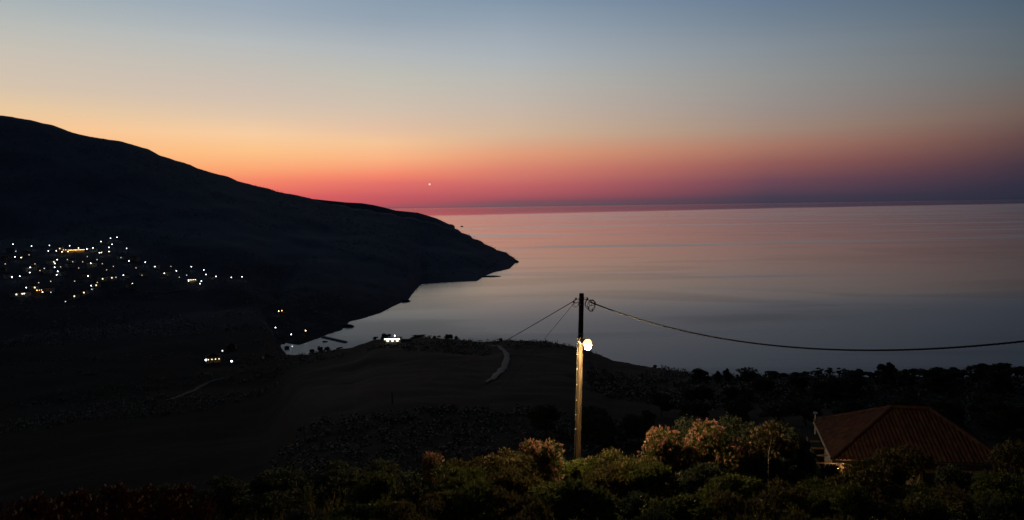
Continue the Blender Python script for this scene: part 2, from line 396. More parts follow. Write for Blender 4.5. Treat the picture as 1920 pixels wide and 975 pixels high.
def near_z(az, d, X, Y):
    zn = np.interp(d, NEAR_D, NEAR_Z)
    zl = np.where(d < 60, zn, np.interp(d, LEFT_D, LEFT_Z))
    dm, zm = np.interp(az, NR[:, 0], NR[:, 1]), np.interp(az, NR[:, 0], NR[:, 2])
    t = np.clip((d - 60) / (dm - 60), 0, 1)
    zr = 128.5 + (zm - 128.5) * t - np.sin(math.pi * t) * 2.5
    zr = zr - 0.8 * fbm(X / 18, Y / 18, 3, 5) * 0
    zr = np.where(d < 60, zn, np.where(d <= dm, zr, zm - (d - dm) * 0.26))
    w = np.clip((az - AZ_L) / (AZ_R - AZ_L), 0, 1); w = w * w * (3 - 2 * w)
    z = zl * (1 - w) + zr * w
    amp = np.clip((d - 8) / 120, 0, 1)
    z = z + amp * (fbm(X / 60, Y / 60, 4, 21) * 5.0 * np.clip(np.abs(d - dm * w) / 120, 0.12, 1) + fbm(X / 9, Y / 9, 3, 25) * 1.0)
    return z
def height(X, Y):
    X = np.asarray(X, float); Y = np.asarray(Y, float)
    az = np.arctan2(X, Y); d = np.hypot(X, Y)
    return np.maximum(np.maximum(near_z(az, d, X, Y), hill_z(az, d, X, Y)), -14.0)
def hz(x, y): return float(height(np.array([x]), np.array([y]))[0])
def hit(x, y, above=0.0, d0=12.0, d1=3500.0):   # where the sight line through x,y passes `above` metres over the land
    v = ray(x, y); h = math.hypot(v.x, v.y)
    d = np.geomspace(d0, d1, 1600)
    X = v.x / h * d; Y = v.y / h * d; Z = EYE.z + v.z / h * d
    g = np.maximum(height(X, Y), 0)
    k = np.argmax(Z - above < g)
    if not (Z[k] - above < g[k]): return None
    return Vector((X[k], Y[k], g[k]))

na, nd = 1700, 430
azs = np.linspace(R(-62), R(62), na); ds = np.geomspace(3.0, 5200.0, nd)
A, D = np.meshgrid(azs, ds, indexing='ij')
GX, GY = np.sin(A) * D, np.cos(A) * D
GZ = height(GX, GY)
V = np.stack([GX, GY, GZ], -1).reshape(-1, 3)
idx = np.arange(na * nd).reshape(na, nd)
Fq = np.stack([idx[:-1, :-1], idx[1:, :-1], idx[1:, 1:], idx[:-1, 1:]], -1).reshape(-1, 4)
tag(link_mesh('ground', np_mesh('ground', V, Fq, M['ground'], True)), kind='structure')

# farther headland behind the hill
HR = line([(560, 369, 3500), (610, 374.5, 3500), (650, 378.5, 3500), (678, 380, 3500), (700, 383.5, 3500), (720, 388, 3500), (742, 394, 3500), (783, 398, 3500), (800, 403, 3500), (819, 409, 3500), (841, 419.5, 3500), (848, 420.5, 3500), (852.5, 423, 3500), (853.5, 430, 3500), (855, 470, 3500)])
na2, nd2 = 260, 60
azs = np.linspace(HR[0, 0], HR[-1, 0], na2); tt = np.linspace(0, 1, nd2)
A, T = np.meshgrid(azs, tt, indexing='ij')
zr = np.interp(A, HR[:, 0], HR[:, 2]); D = 3050 + 1000 * T
prof = np.where(T < .45, T / .45, 1 - (T - .45) / .55)
Z = -6 + (zr + 6) * np.clip(prof, 0, 1) ** .8
X, Y = np.sin(A) * D, np.cos(A) * D
Z = Z + np.sin(math.pi * np.clip(prof, 0, 1)) * fbm(X / 160, Y / 160, 4, 31) * 18
idx = np.arange(na2 * nd2).reshape(na2, nd2)
Fq = np.stack([idx[:-1, :-1], idx[1:, :-1], idx[1:, 1:], idx[:-1, 1:]], -1).reshape(-1, 4)
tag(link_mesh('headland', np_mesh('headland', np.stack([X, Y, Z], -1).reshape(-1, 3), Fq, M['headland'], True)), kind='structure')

# ------------------------------------------------------------------ sea
def sea_mat():
    m, t, p = new_mat('sea_water')
    co = t.nodes.new('ShaderNodeTexCoord')
    def nzs(sx, sy, detail, rot=0.0, dist=0.0):
        mpn = t.nodes.new('ShaderNodeMapping'); mpn.inputs['Scale'].default_value = (sx, sy, 1)
        mpn.inputs['Rotation'].default_value = (0, 0, rot)
        t.links.new(co.outputs['Object'], mpn.inputs[0])
        n = t.nodes.new('ShaderNodeTexNoise'); n.inputs['Scale'].default_value = 1; n.inputs['Detail'].default_value = detail
        n.inputs['Distortion'].default_value = dist
        t.links.new(mpn.outputs[0], n.inputs['Vector']); return n.outputs[0]
    def mrange(v, a, b, c, d):
        n = t.nodes.new('ShaderNodeMapRange'); n.interpolation_type = 'SMOOTHSTEP'
        for k, q in zip(('From Min', 'From Max', 'To Min', 'To Max'), (a, b, c, d)): n.inputs[k].default_value = q
        t.links.new(v, n.inputs['Value']); return n.outputs[0]
    big = nzs(1 / 2200, 1 / 1300, 3, 0.3, 0.6)        # wind-roughened areas
    streak = nzs(1 / 2600, 1 / 420, 3, 0.10, 0.6)      # slicks
    sp = t.nodes.new('ShaderNodeSeparateXYZ'); t.links.new(co.outputs['Object'], sp.inputs[0])
    rad = t.nodes.new('ShaderNodeVectorMath'); rad.operation = 'LENGTH'; t.links.new(co.outputs['Object'], rad.inputs[0])
    # breeze over the inshore water: rougher than the calm open sea beyond it
    edge = math_node(t, 'ADD', sp.outputs[1], math_node(t, 'ADD', math_node(t, 'MULTIPLY', math_node(t, 'SUBTRACT', big, .5), 900.0), math_node(t, 'MULTIPLY', sp.outputs[0], -1.0)))
    inshore = mrange(edge, 950, 1650, 1, 0)
    edge2 = math_node(t, 'ADD', sp.outputs[1], math_node(t, 'ADD', math_node(t, 'MULTIPLY', math_node(t, 'SUBTRACT', big, .5), 500.0), math_node(t, 'MULTIPLY', sp.outputs[0], -.12)))
    rippled = mrange(edge2, 960, 1300, 1, 0)
    far = mrange(math_node(t, 'SUBTRACT', rad.outputs['Value'], math_node(t, 'ADD', math_node(t, 'MULTIPLY', sp.outputs[0], .9), math_node(t, 'MULTIPLY', math_node(t, 'SUBTRACT', streak, .5), 7000.0))), 13500, 17500, 0, .78)
    r = math_node(t, 'ADD', math_node(t, 'ADD', .12, math_node(t, 'MULTIPLY', rippled, .13)), mrange(streak, .55, .63, 0, .09))
    r = math_node(t, 'ADD', math_node(t, 'MULTIPLY', r, math_node(t, 'SUBTRACT', 1.0, far)), .02)
    gl = t.nodes.new('ShaderNodeBsdfGlossy'); gl.distribution = 'MULTI_GGX'; gl.inputs['Color'].default_value = (1, 1, 1, 1)
    t.links.new(r, gl.inputs['Roughness'])
    df = t.nodes.new('ShaderNodeBsdfDiffuse'); df.inputs['Color'].default_value = (.008, .022, .036, 1)
    fr = t.nodes.new('ShaderNodeFresnel'); fr.inputs['IOR'].default_value = 1.333
    ms = t.nodes.new('ShaderNodeMixShader')
    # steeper wavelets where the breeze blows turn more of the surface away from grazing, so it mirrors less sky
    expo = math_node(t, 'ADD', math_node(t, 'ADD', 1.0, math_node(t, 'MULTIPLY', mrange(nzs(1 / 900, 1 / 300, 5, .15, 1.2), .48, .62, 0, 1), .22)), math_node(t, 'ADD', math_node(t, 'MULTIPLY', inshore, .10), math_node(t, 'MULTIPLY', rippled, .05)))
    t.links.new(math_node(t, 'POWER', fr.outputs[0], expo), ms.inputs[0]); t.links.new(df.outputs[0], ms.inputs[1]); t.links.new(gl.outputs[0], ms.inputs[2])
    t.links.new(ms.outputs[0], t.nodes['Material Output'].inputs[0])
    w1 = nzs(1 / 7, 1 / 3.2, 5, 0.25); w2 = nzs(1 / 34, 1 / 13, 4, 0.1)
    hsum = math_node(t, 'ADD', math_node(t, 'MULTIPLY', w1, .35), w2)
    b = t.nodes.new('ShaderNodeBump'); b.inputs['Distance'].default_value = .5; t.links.new(mrange(rad.outputs['Value'], 900, 4500, .30, .0), b.inputs['Strength'])
    t.links.new(hsum, b.inputs['Height']); t.links.new(b.outputs[0], gl.inputs['Normal']); t.nodes.remove(p)
    return m
ns = 160
rs = np.concatenate([[5.0], np.geomspace(60, 240000, 70)])
th = np.linspace(0, 2 * math.pi, ns, endpoint=False)
V = np.array([[r * math.cos(a), r * math.sin(a), 0.0] for r in rs for a in th])
Fq = np.array([[i * ns + k, (i + 1) * ns + k, (i + 1) * ns + (k + 1) % ns, i * ns + (k + 1) % ns] for i in range(len(rs) - 1) for k in range(ns)])
tag(link_mesh('sea', np_mesh('sea', V, Fq, sea_mat(), True)), kind='structure')

# ------------------------------------------------------------------ roads draped on the land
ROADPTS = []
def road(name, px, width, mat, lift=0.12):
    pts = []
    for x, y in px:
        p = hit(x, y)
        if p: pts.append(p)
    # resample
    out = []
    for a, b in zip(pts[:-1], pts[1:]):
        n = max(2, int((b - a).length / 3))
        out += [a.lerp(b, i / n) for i in range(n)]
    out.append(pts[-1])
    for _ in range(10):
        out = [out[0]] + [(out[i - 1] + out[i] * 2 + out[i + 1]) / 4 for i in range(1, len(out) - 1)] + [out[-1]]
    ROADPTS.extend((q.x, q.y) for q in out)
    V, F = [], []
    nc = 5
    for i, p in enumerate(out):
        d = out[min(i + 1, len(out) - 1)] - out[max(i - 1, 0)]; d.z = 0; d.normalize()
        s = Vector((d.y, -d.x, 0))
        for k in range(nc):
            q = p + s * width * min(1, .3 + 5 * min(i, len(out) - 1 - i) / len(out)) * (1 + .12 * math.sin(i * .7) * math.sin(i * .23)) * (k / (nc - 1) - .5)
            V.append((q.x, q.y, max(hz(q.x, q.y), 0.3) + lift + (0.1 if 0 < k < nc - 1 else -0.05)))
    for i in range(len(out) - 1):
        for k in range(nc - 1):
            F.append((i * nc + k, i * nc + k + 1, (i + 1) * nc + k + 1, (i + 1) * nc + k))
    return tag(link_mesh(name, np_mesh(name, V, F, mat, True)), kind='structure')
road('dirt_road', [(915, 648), (926, 649), (938, 652), (948, 662), (951, 674), (946, 688), (934, 702), (919, 715), (911, 720)], 2.2, M['dirt_road'], .35)
road('valley_road', [(312, 752), (345, 740), (372, 727), (388, 718), (410, 713), (440, 704)], 3.2, M['track'], .3)
road('village_road', [(124, 566), (142, 561), (156, 556), (172, 547), (187, 532)], 6, M['asphalt'], .4)
road('hillside_road', [(245, 540), (262, 546), (285, 549), (320, 548), (350, 542)], 5, M['asphalt'], .4)

# ------------------------------------------------------------------ evening star, islet, shore rocks, jetty
p = at(805.5, 345.5, 60000)
MB().ball((0, 0, 0), (75, 75, 75), 16, 10).build('evening_star', M['star'], smooth=True, loc=p)
tag(bpy.data.objects['evening_star'], 'tiny pale evening star low in the pink sky beyond the dark headland', 'star')

def rock(name, p, sx, sy, sz, label, rz=0, seed=0, group=None):
    b = MB().ball((0, 0, 0), (1, 1, 1), 22, 12)
    vs = []
    for v in b.v:
        n = fbm(np.array([v[0] * 1.3 + seed * 7 + v[2]]), np.array([v[1] * 1.3 - v[2] * .7 + seed]), 4, seed)[0]
        k = 1 + n * .9
        vs.append((v[0] * sx * k, v[1] * sy * k, v[2] * sz * k))
    b.v = vs
    o = b.build(name, M['rock'], loc=p); o.rotation_euler.z = rz
    return tag(o, label, 'rock', group)
p = on_sea(866, 425); rock('rock_islet', p, 11, 8, 7, 'tiny dark rock islet in the open sea just off the headland', seed=3)
for (x, y, sx, sy, sz, lab, sd) in [
        (651, 612.5, 9, 5, 3.0, 'low dark shore rock jutting from the cove beside the jetty', 4),
        (609, 641, 3.2, 2, 1.3, 'small lone rock in the water between jetty and beach', 5),
        (758, 565, 10, 6, 3, 'dark rocky point at the foot of the hill, at the mouth of the cove', 6),
        (964, 491, 13, 9, 5, 'jagged rock at the very tip of the dark headland', 8),
        (920, 518.5, 24, 9, 2.2, 'long low reef in the water under the headland tip', 9)]:
    p = on_sea(x, y); rock('shore_rock', p, sx, sy, sz, lab, seed=sd)

j = empty('jetty', on_sea(626, 637)); tag(j, 'dark concrete jetty reaching out into the cove from the beach', 'jetty')
a, b = on_sea(605, 632.5) - j.location, on_sea(649, 642.5) - j.location
rz = math.atan2(b.y - a.y, b.x - a.x); ln = (b - a).length
MB().box((0, 0, .75), (ln, 4.2, .9), rz).build('deck', M['concrete'], j)
pm = MB()
c, s = math.cos(rz), math.sin(rz)
for k in range(7):
    u = -ln / 2 + ln * (k + .5) / 7
    for w in (-1.6, 1.6):
        pp = MB().tube([(u * c - w * s, u * s + w * c, -3), (u * c - w * s, u * s + w * c, .31)], .28, 8)
        pp.build('pile', M['concrete'], j)

# ------------------------------------------------------------------ foliage builders
def leaves(n, centres, radii, lw, ll, shell=0.55, droop=0.2, rng=RNG):
    """n leaf faces spread through overlapping clumps: returns V, F (diamond shaped, folded)"""
    k = rng.integers(0, len(centres), n)
    dirs = rng.normal(size=(n, 3)); dirs /= np.linalg.norm(dirs, axis=1, keepdims=True)
    rr = (shell + (1 - shell) * rng.random(n)) ** .6 * (0.86 + .28 * rng.random(n))
    C = np.asarray(centres)[k] + dirs * rr[:, None] * np.asarray(radii)[k]
    t = dirs * .7 + rng.normal(size=(n, 3)) * .7; t[:, 2] += .25 - droop
    t /= np.linalg.norm(t, axis=1, keepdims=True)
    s = np.cross(t, rng.normal(size=(n, 3))); s /= np.linalg.norm(s, axis=1, keepdims=True)
    u = np.cross(t, s)
    Lh = ll * (.6 + .8 * rng.random(n))[:, None]; Wh = lw * (.6 + .8 * rng.random(n))[:, None]
    P0 = C - t * Lh * .5; P2 = C + t * Lh * .5 - u * Lh * .12
    P1 = C + s * Wh * .5 + u * Wh * .2; P3 = C - s * Wh * .5 + u * Wh * .2
    V = np.stack([P0, P1, P2, P3], 1).reshape(-1, 3)
    F = np.arange(4 * n).reshape(n, 4)
    return V, F
def clumps(w, d, h, n, base=0.25, rng=RNG, r=(.22, .4), top=1.0):
    C, Rr = [], []
    for i in range(n):
        a = rng.random() * 2 * math.pi; q = math.sqrt(rng.random()) * .72
        z = base + (1 - base) * rng.random() ** .8
        q *= math.sqrt(max(0.05, 1 - ((z - .5) / .75) ** 2)) if top >= 1 else (1 - z * top)
        rad = r[0] + (r[1] - r[0]) * rng.random()
        C.append((math.cos(a) * q * w / 2, math.sin(a) * q * d / 2, z * h - rad * h * .3))
        Rr.append((rad * w * .5, rad * d * .5, rad * h * .42))
    return C, Rr
def branch_mb(w, h, n, r0, rng=RNG, fork=.35):
    mb = MB()
    mb.tube([(0, 0, -.4), (rng.normal() * .03 * w, rng.normal() * .03 * w, fork * h * .5), (rng.normal() * .05 * w, rng.normal() * .05 * w, fork * h)], [r0, r0 * .8, r0 * .65], 8)
    for i in range(n):
        a = 2 * math.pi * (i + rng.random() * .6) / n; q = (.25 + .4 * rng.random()) * w / 2
        e = Vector((math.cos(a) * q, math.sin(a) * q, h * (.65 + .25 * rng.random())))
        m_ = Vector((e.x * .45, e.y * .45, h * (fork + .18)))
        mb.tube([(0, 0, fork * h * .85), m_, e], [r0 * .45, r0 * .3, r0 * .1], 6)
    return mb

# ---- scrub covering the slopes: one uncountable mass
def scrub_mesh(pts, size, per, mat, name, rng):
    n = len(pts)
    k = np.repeat(np.arange(n), per)
    off = rng.normal(size=(n * per, 3)) * np.array([.42, .42, .26])
    S = (size * (.5 + rng.random(n)))[k][:, None]
    C = pts[k] + off * S; C[:, 2] += (S[:, 0] * .3)
    t = rng.normal(size=(n * per, 3)) * np.array([1, 1, .45]); t /= np.linalg.norm(t, axis=1, keepdims=True)
    s = np.cross(t, rng.normal(size=(n * per, 3)) * np.array([.35, .35, 1])); s /= np.linalg.norm(s, axis=1, keepdims=True)
    q = S * .17
    V = np.stack([C - t * q, C + s * q, C + t * q, C - s * q], 1).reshape(-1, 3)
    return np_mesh(name, V, np.arange(4 * n * per).reshape(-1, 4), mat)
rng = np.random.default_rng(11)
n = 22000
a = R(-40) + R(80) * rng.random(n); d = np.exp(np.log(60) + np.log(760 / 60) * rng.random(n) ** .62)
X, Y = np.sin(a) * d, np.cos(a) * d
Z = height(X, Y)
RP = np.array(ROADPTS)
near_road = np.array([np.min(np.hypot(RP[:, 0] - x_, RP[:, 1] - y_)) for x_, y_ in zip(X, Y)])
far_enough = d > 250
keep = (Z > 1.5) & (fbm(X / 45, Y / 45, 3, 50) > np.where(d > 250, .0, -.1)) & ((d > 340) | (d < 115) | (a > R(5.5))) & (near_road > 5.5)
pts = np.stack([X, Y, Z], -1)[keep]
dd = d[keep]
fe = far_enough[keep]
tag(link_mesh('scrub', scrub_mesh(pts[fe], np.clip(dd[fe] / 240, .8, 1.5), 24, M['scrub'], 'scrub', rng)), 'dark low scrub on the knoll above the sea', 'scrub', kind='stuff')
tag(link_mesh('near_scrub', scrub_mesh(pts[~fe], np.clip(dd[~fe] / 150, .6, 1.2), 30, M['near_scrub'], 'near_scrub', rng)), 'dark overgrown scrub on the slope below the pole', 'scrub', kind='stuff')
n = 14000
a = R(-40) + R(42) * rng.random(n); d = 800 + 1900 * rng.random(n)
X, Y = np.sin(a) * d, np.cos(a) * d
Z = height(X, Y)
keep = (Z > 3) & (fbm(X / 110, Y / 110, 3, 60) > -.1)
pts = np.stack([X, Y, Z], -1)[keep]
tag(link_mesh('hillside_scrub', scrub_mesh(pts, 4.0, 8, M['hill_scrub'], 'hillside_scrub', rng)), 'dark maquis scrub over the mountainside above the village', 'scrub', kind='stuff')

# ---- trees
def crown_mesh(kind, seed):
    rng = np.random.default_rng(seed)
    if kind == 'round':
        C, Rr = clumps(5, 5, 4.2, 16, .2, rng); V, F = leaves(3800, C, Rr, .20, .34, .35, rng=rng); V[:, 2] += .55
    elif kind == 'wide':
        C, Rr = clumps(9, 6, 4.3, 34, .12, rng, (.16, .32)); V, F = leaves(6200, C, Rr, .20, .36, .35, rng=rng); V[:, 2] += .2
    elif kind == 'cypress':
        C, Rr = [], []
        for i in range(16):
            z = i / 15; w = .75 * math.sin(math.pi * min(1, .18 + z * .82)) + .12
            C.append((rng.normal() * .08, rng.normal() * .08, .6 + z * 5.6)); Rr.append((w, w, .55))
        V, F = leaves(2600, C, Rr, .12, .32, .3, -.4, rng=rng)
    elif kind == 'spiky':
        C, Rr = clumps(6, 5, 4.0, 14, .15, rng, (.14, .3)); V, F = leaves(3000, C, Rr, .16, .4, .4, rng=rng); V[:, 2] += .9
        for i in range(26):
            a_ = rng.random() * 6.28; e = .3 + rng.random() * .9
            tip = np.array([math.cos(a_) * math.cos(e) * 3.1, math.sin(a_) * math.cos(e) * 2.6, 2.4 + math.sin(e) * 3.2])
            C2 = [tuple(np.array([0, 0, 2.2]) * (1 - t_) + tip * t_) for t_ in (.6, .75, .9, 1)]
            v2, f2 = leaves(70, C2, [(.22, .22, .22)] * 4, .10, .34, .2, -.3, rng=rng)
            F = np.vstack([F, f2 + len(V)]); V = np.vstack([V, v2])
    elif kind == 'wispy':
        V = np.zeros((0, 3)); F = np.zeros((0, 4), int)
        for i in range(11):
            a_ = rng.random() * 6.28; q = rng.random() * 2.2
            c0 = (math.cos(a_) * q, math.sin(a_) * q, 2.0 + rng.random() * 2.4)
            v2, f2 = leaves(150, [c0], [(.75, .6, .38)], .12, .34, .2, rng=rng)
            F = np.vstack([F, f2 + len(V)]); V = np.vstack([V, v2])
    return np_mesh('crown', V, F, M['leaf_dark'])
def trunk_mesh(kind, seed):
    rng = np.random.default_rng(seed + 100)
    if kind == 'cypress': return MB().tube([(0, 0, -.4), (0, 0, 3), (0, 0, 6)], [.14, .1, .03], 8).mesh('trunk', M['bark'])
    w, h = {'round': (5, 4.6), 'wide': (8, 4.2), 'spiky': (5.5, 4.6), 'wispy': (5.2, 4.6)}[kind]
    return branch_mb(w, h, 7, .2, rng).mesh('trunk', M['bark'])
TREES = {}
for kind, seeds in (('round', (1, 2, 3)), ('wide', (4, 5)), ('cypress', (6, 7)), ('spiky', (8,)), ('wispy', (9, 10))):
    for sd in seeds: TREES.setdefault(kind, []).append((crown_mesh(kind, sd), trunk_mesh(kind, sd)))
TOPZ = {'round': 5.2, 'wide': 4.7, 'cypress': 6.6, 'spiky': 5.4, 'wispy': 4.6}
WID = {'round': 4.8, 'wide': 8.6, 'cypress': 1.6, 'spiky': 6.0, 'wispy': 5.2}
NAMES = {'round': 'olive_tree', 'wide': 'carob_tree', 'cypress': 'cypress_tree', 'spiky': 'palm_like_tree', 'wispy': 'almond_tree'}
def tree(kind, p, w, h, label, group, rz=None, name=None, cat='tree'):
    cm, tm = random.choice(TREES[kind])
    root = empty(name or NAMES[kind], p, random.random() * 6.28 if rz is None else rz)
    root.scale = (w / WID[kind], w / WID[kind], h / TOPZ[kind])
    link_mesh('crown', cm, root); link_mesh('trunk', tm, root)
    return tag(root, label, cat, group)
def skyline(kind, x, ytop, wpx, label, group, d, name=None, cat='tree'):
    base = at(x, ytop, d); g = hz(base.x, base.y)
    h = base.z - g
    w = wpx / FPX * d * 1.2
    if h < .8: h = .8
    if kind == 'cypress': w = max(w, 1)
    sink = 0.15
    if kind in ('round', 'wide', 'spiky') and x != 823: sink = h * .42; h *= 1.42
    return tree(kind, Vector((base.x, base.y, g - sink)), w, h, label, group, name=name, cat=cat)
G1 = 'trees along the dark crest above the sea'
for kind, x, y, w, d, lab in [
        ('round', 1314, 688, 34, 240, 'round dark tree, first of the crest trees right of the knoll slope'),
        ('cypress', 1346, 695, 15, 225, 'slim dark tree standing left of its taller slim twin on the crest'),
        ('cypress', 1363, 690, 15, 220, 'taller slim pointed tree next to a slim twin on the crest'),
        ('spiky', 1402, 690, 44, 212, 'spiky ragged tree right of the two slim pointed trees on the crest'),
        ('wide', 1459, 697, 50, 205, 'low flat bushy tree between the spiky tree and the wispy trees on the crest'),
        ('wispy', 1534, 689, 26, 200, 'open wispy tree with sky gaps, first of the wispy ones on the crest'),
        ('wispy', 1556, 687, 18, 200, 'narrow wispy tree in the middle of the wispy ones on the crest'),
        ('wispy', 1574, 689, 24, 199, 'wispy tree touching the dense broad tree on the crest'),
        ('wide', 1602, 691, 42, 198, 'dense broad tree just right of the wispy trees on the crest'),
        ('round', 1632, 696, 28, 198, 'small low tree between the dense broad tree and the tall dark tree on the crest'),
        ('round', 1669, 685, 29, 196, 'tall dark upright tree sticking out above its crest neighbours'),
        ('wide', 1706, 691, 36, 196, 'low rounded tree right of the tall dark upright crest tree'),
        ('round', 1738, 690, 30, 195, 'middling round tree midway between the tall upright tree and the crest gap'),
        ('wide', 1772, 688, 58, 194, 'broad flat-topped tree left of the small gap in the crest'),
        ('round', 1806, 693, 26, 193, 'small tree standing in the gap before the biggest crest tree'),
        ('wide', 1862, 680, 70, 192, 'biggest domed tree of the crest, near the edge of the photo'),
        ('round', 1908, 683, 34, 190, 'rounded tree on the crest cut by the edge of the photo'),
        ('wide', 1500, 697, 46, 204, 'low dark tree between the flat bushy tree and the wispy trees')]:
    skyline(kind, x, y, w, lab, G1, d)
G2 = 'bushes on the skyline of the knoll'
for kind, x, y, w, d, lab in [
        ('round', 704, 630, 9, 565, 'small bush on the knoll crest left of the lit white house'),
        ('round', 724, 623, 19, 572, 'dark tree rising right behind the lit white house'),
        ('wide', 785, 627.5, 29, 536, 'wide low bush on the knoll crest right of the lit white house'),
        ('cypress', 814.5, 629, 6, 524, 'tiny thin shrub on the knoll crest left of the lollipop shaped tree'),
        ('round', 823, 628, 7, 522, 'tiny lollipop shaped tree on the knoll crest'),
        ('round', 840.6, 625, 17, 515, 'domed dark tree on the knoll crest'),
        ('cypress', 855, 629, 6, 511, 'tiny thin shrub on the knoll crest right of the domed tree'),
        ('round', 938.5, 633, 7, 483, 'small bush on the knoll crest above the bend of the dirt road'),
        ('round', 1228, 683, 8, 345, 'small lone bush on the slope dropping right of the lamp pole'),
        ('round', 600.6, 647, 11, 600, 'small palm like tree on the shore, the left of two against the cove'),
        ('round', 613, 648.5, 11, 598, 'small palm like tree on the shore, the right of two against the cove'),
        ('wide', 636, 651, 17, 590, 'low bush on the shore ridge right of the two small trees')]:
    skyline(kind, x, y, w, lab, G2, d, name='shore_tree' if x < 650 else ('skyline_bush' if w < 10 else None))

ORD = ['first', 'second', 'third', 'fourth', 'fifth', 'sixth', 'seventh', 'eighth', 'ninth', 'tenth', 'eleventh', 'twelfth', 'thirteenth', 'fourteenth', 'fifteenth', 'sixteenth', 'seventeenth', 'eighteenth', 'nineteenth', 'twentieth']
rows = [('just below the crest', 170, [1285, 1330, 1385, 1440, 1490, 1545, 1600, 1655, 1712, 1765, 1820, 1880], 4.6),
        ('behind the tiled roof', 125, [1240, 1310, 1390, 1455, 1525, 1600, 1690, 1770, 1850, 1910], 4.4),
        ('behind the flowering bushes', 85, [1010, 1120, 1200, 1290, 1380, 1460, 1560, 1640, 1740, 1840], 3.6)]
for where, d, xs, h in rows:
    for i, x in enumerate(xs):
        dd = d * random.uniform(.93, 1.07); x += random.uniform(-14, 14)
        p = at(x, 700, dd); p.z = hz(p.x, p.y) - .2
        k = random.choice(['round', 'wide', 'round', 'wide', 'spiky'])
        hh = h * random.uniform(.8, 1.12)
        tree(k, p, WID[k] * random.uniform(.85, 1.25), hh, 'dark tree, %s from left in the row %s' % (ORD[i], where), 'trees ' + where)
# ------------------------------------------------------------------ village
def lamp_proto(mat, tint):
    root = empty('street_lamp', (0, 0, 0))
    MB().tube([(0, 0, -.5), (0, 0, 6.0)], [.12, .07], 6).build('pole', M['dark_metal'], root)
    MB().ball((0, 0, 6.5), (.58, .58, .5), 8, 6).build('lamp_globe', mat, root, True)
    return root
PROTO = {k: lamp_proto(M['lamp_' + k], k) for k in ('white', 'dim', 'warm', 'orange', 'porch')}
used = set()
def lamp(x, y, kind, label, group, scale=1.0, d0=300):
    p = hit(x, y, above=6.5 * scale, d0=d0)
    if p is None: print('lamp missed', x, y); return
    if kind not in used: used.add(kind); o = PROTO[kind]; o.location = p
    else: o = copy_thing(PROTO[kind], p)
    o.scale = (scale,) * 3
    tag(o, label, 'street lamp', group)
GL = 'street lamps of the hillside village'
CW = {'p': 'porch', 'w': 'white', 'd': 'dim', 'm': 'warm', 'o': 'orange'}
CN = {'p': 'tiny warm', 'w': 'bright white', 'd': 'faint white', 'm': 'warm white', 'o': 'orange'}
CL = [
    ('from left in the topmost row of village lamps', [(97,152,'w'),(236,166,'w'),(371,161,'w'),(522,163,'w'),(589,181,'m'),(652,188,'w'),(697,180,'w')]),
    ('from left in the row beside the amber lit terrace', [(362,204,'w'),(422,201,'m'),(465,209,'m'),(510,207,'m')]),
    ('from left in the knot climbing above the village', [(745,217,'w'),(757,133,'w'),(760,215,'m'),(817,175,'w'),(818,207,'m'),(829,107,'w'),(840,153,'w'),(877,100,'w'),(949,183,'w')]),
    ('from left in the short row under the topmost one', [(112,248,'m'),(119,206,'d'),(159,253,'m'),(218,233,'d')]),
    ('from top in the upright column of five', [(429,268,'w'),(412,298,'w'),(410,325,'w'),(433,355,'w'),(425,381,'w')]),
    ('from left among scattered lamps mid village', [(546,284,'d'),(681,296,'w'),(728,268,'d'),(907,252,'d')]),
    ('from left in the line trailing right of the village', [(967,279,'w'),(1089,288,'w'),(1162,320,'w'),(1232,370,'w'),(1323,353,'w'),(1400,384,'d'),(1435,322,'w'),(1529,345,'w'),(1545,379,'w'),(1620,393,'w'),(1735,401,'w'),(1815,397,'w')]),
    ('from left in the lower left corner of the village', [(90,398,'w'),(148,393,'w'),(223,367,'w'),(227,328,'w'),(332,334,'d')]),
    ('from left along the lower middle edge of the village', [(660,391,'w'),(870,401,'d'),(925,385,'w'),(993,448,'w')]),
    ('from left along the lit lower village road', [(491,583,'d'),(684,464,'w'),(689,490,'d')]),
    ('from left in the lowest group of the village', [(182,523,'w'),(197,478,'w'),(277,500,'o'),(319,512,'m'),(382,515,'d')]),
    ('from left of the faint porch lights through the village', [(40,300,'p'),(262,300,'p'),(300,350,'p'),(455,322,'p'),(505,268,'p'),(590,330,'p'),(620,285,'p'),(655,245,'p'),(768,300,'p'),(800,345,'p'),(850,318,'p'),(1020,330,'p'),(1065,385,'p'),(1282,318,'p'),(1345,400,'p'),(560,430,'p'),(730,440,'p'),(380,430,'p'),(290,440,'p')]),
    ('from left beside the small yellow lit taverna', [(1414,428,'m'),(1500,448,'w'),(1510,430,'w')]),
]
for where, pts in CL:
    for i, (x, y, k) in enumerate(sorted(pts) if len(pts) > 15 else pts):
        lamp(x / 4, 420 + y / 4, CW[k], '%s lamp, %s %s' % (CN[k], ORD[i], where), GL)
GB = 'street lamps around the cove'
for x, y, k, lab in [(516.5, 614, 'w', 'white lamp on the slope above the cove, left of the lamp over the beach'),
                     (546, 627, 'w', 'white lamp between the slope lamp and the beach lamp of the cove'),
                     (548, 649.5, 'd', 'faint lamp low behind the beach of the cove'),
                     (573, 620, 'm', 'warm bright lamp at the beach end of the cove, mirrored in the water'),
                     (386, 675, 'w', 'white lamp at the left end of the yellow lit valley house'),
                     (434.5, 677.5, 'w', 'single white lamp right of the yellow lit valley house'),
                     (417, 658, 'd', 'faint lamp above the yellow lit valley house'),
                     (522.5, 583.5, 'm', 'small warm lamp left of the orange lamp on the hillside over the cove'),
                     (528.5, 583, 'o', 'glowing orange lamp on the hillside over the cove')]:
    lamp(x, y, CW[k], lab, GB)

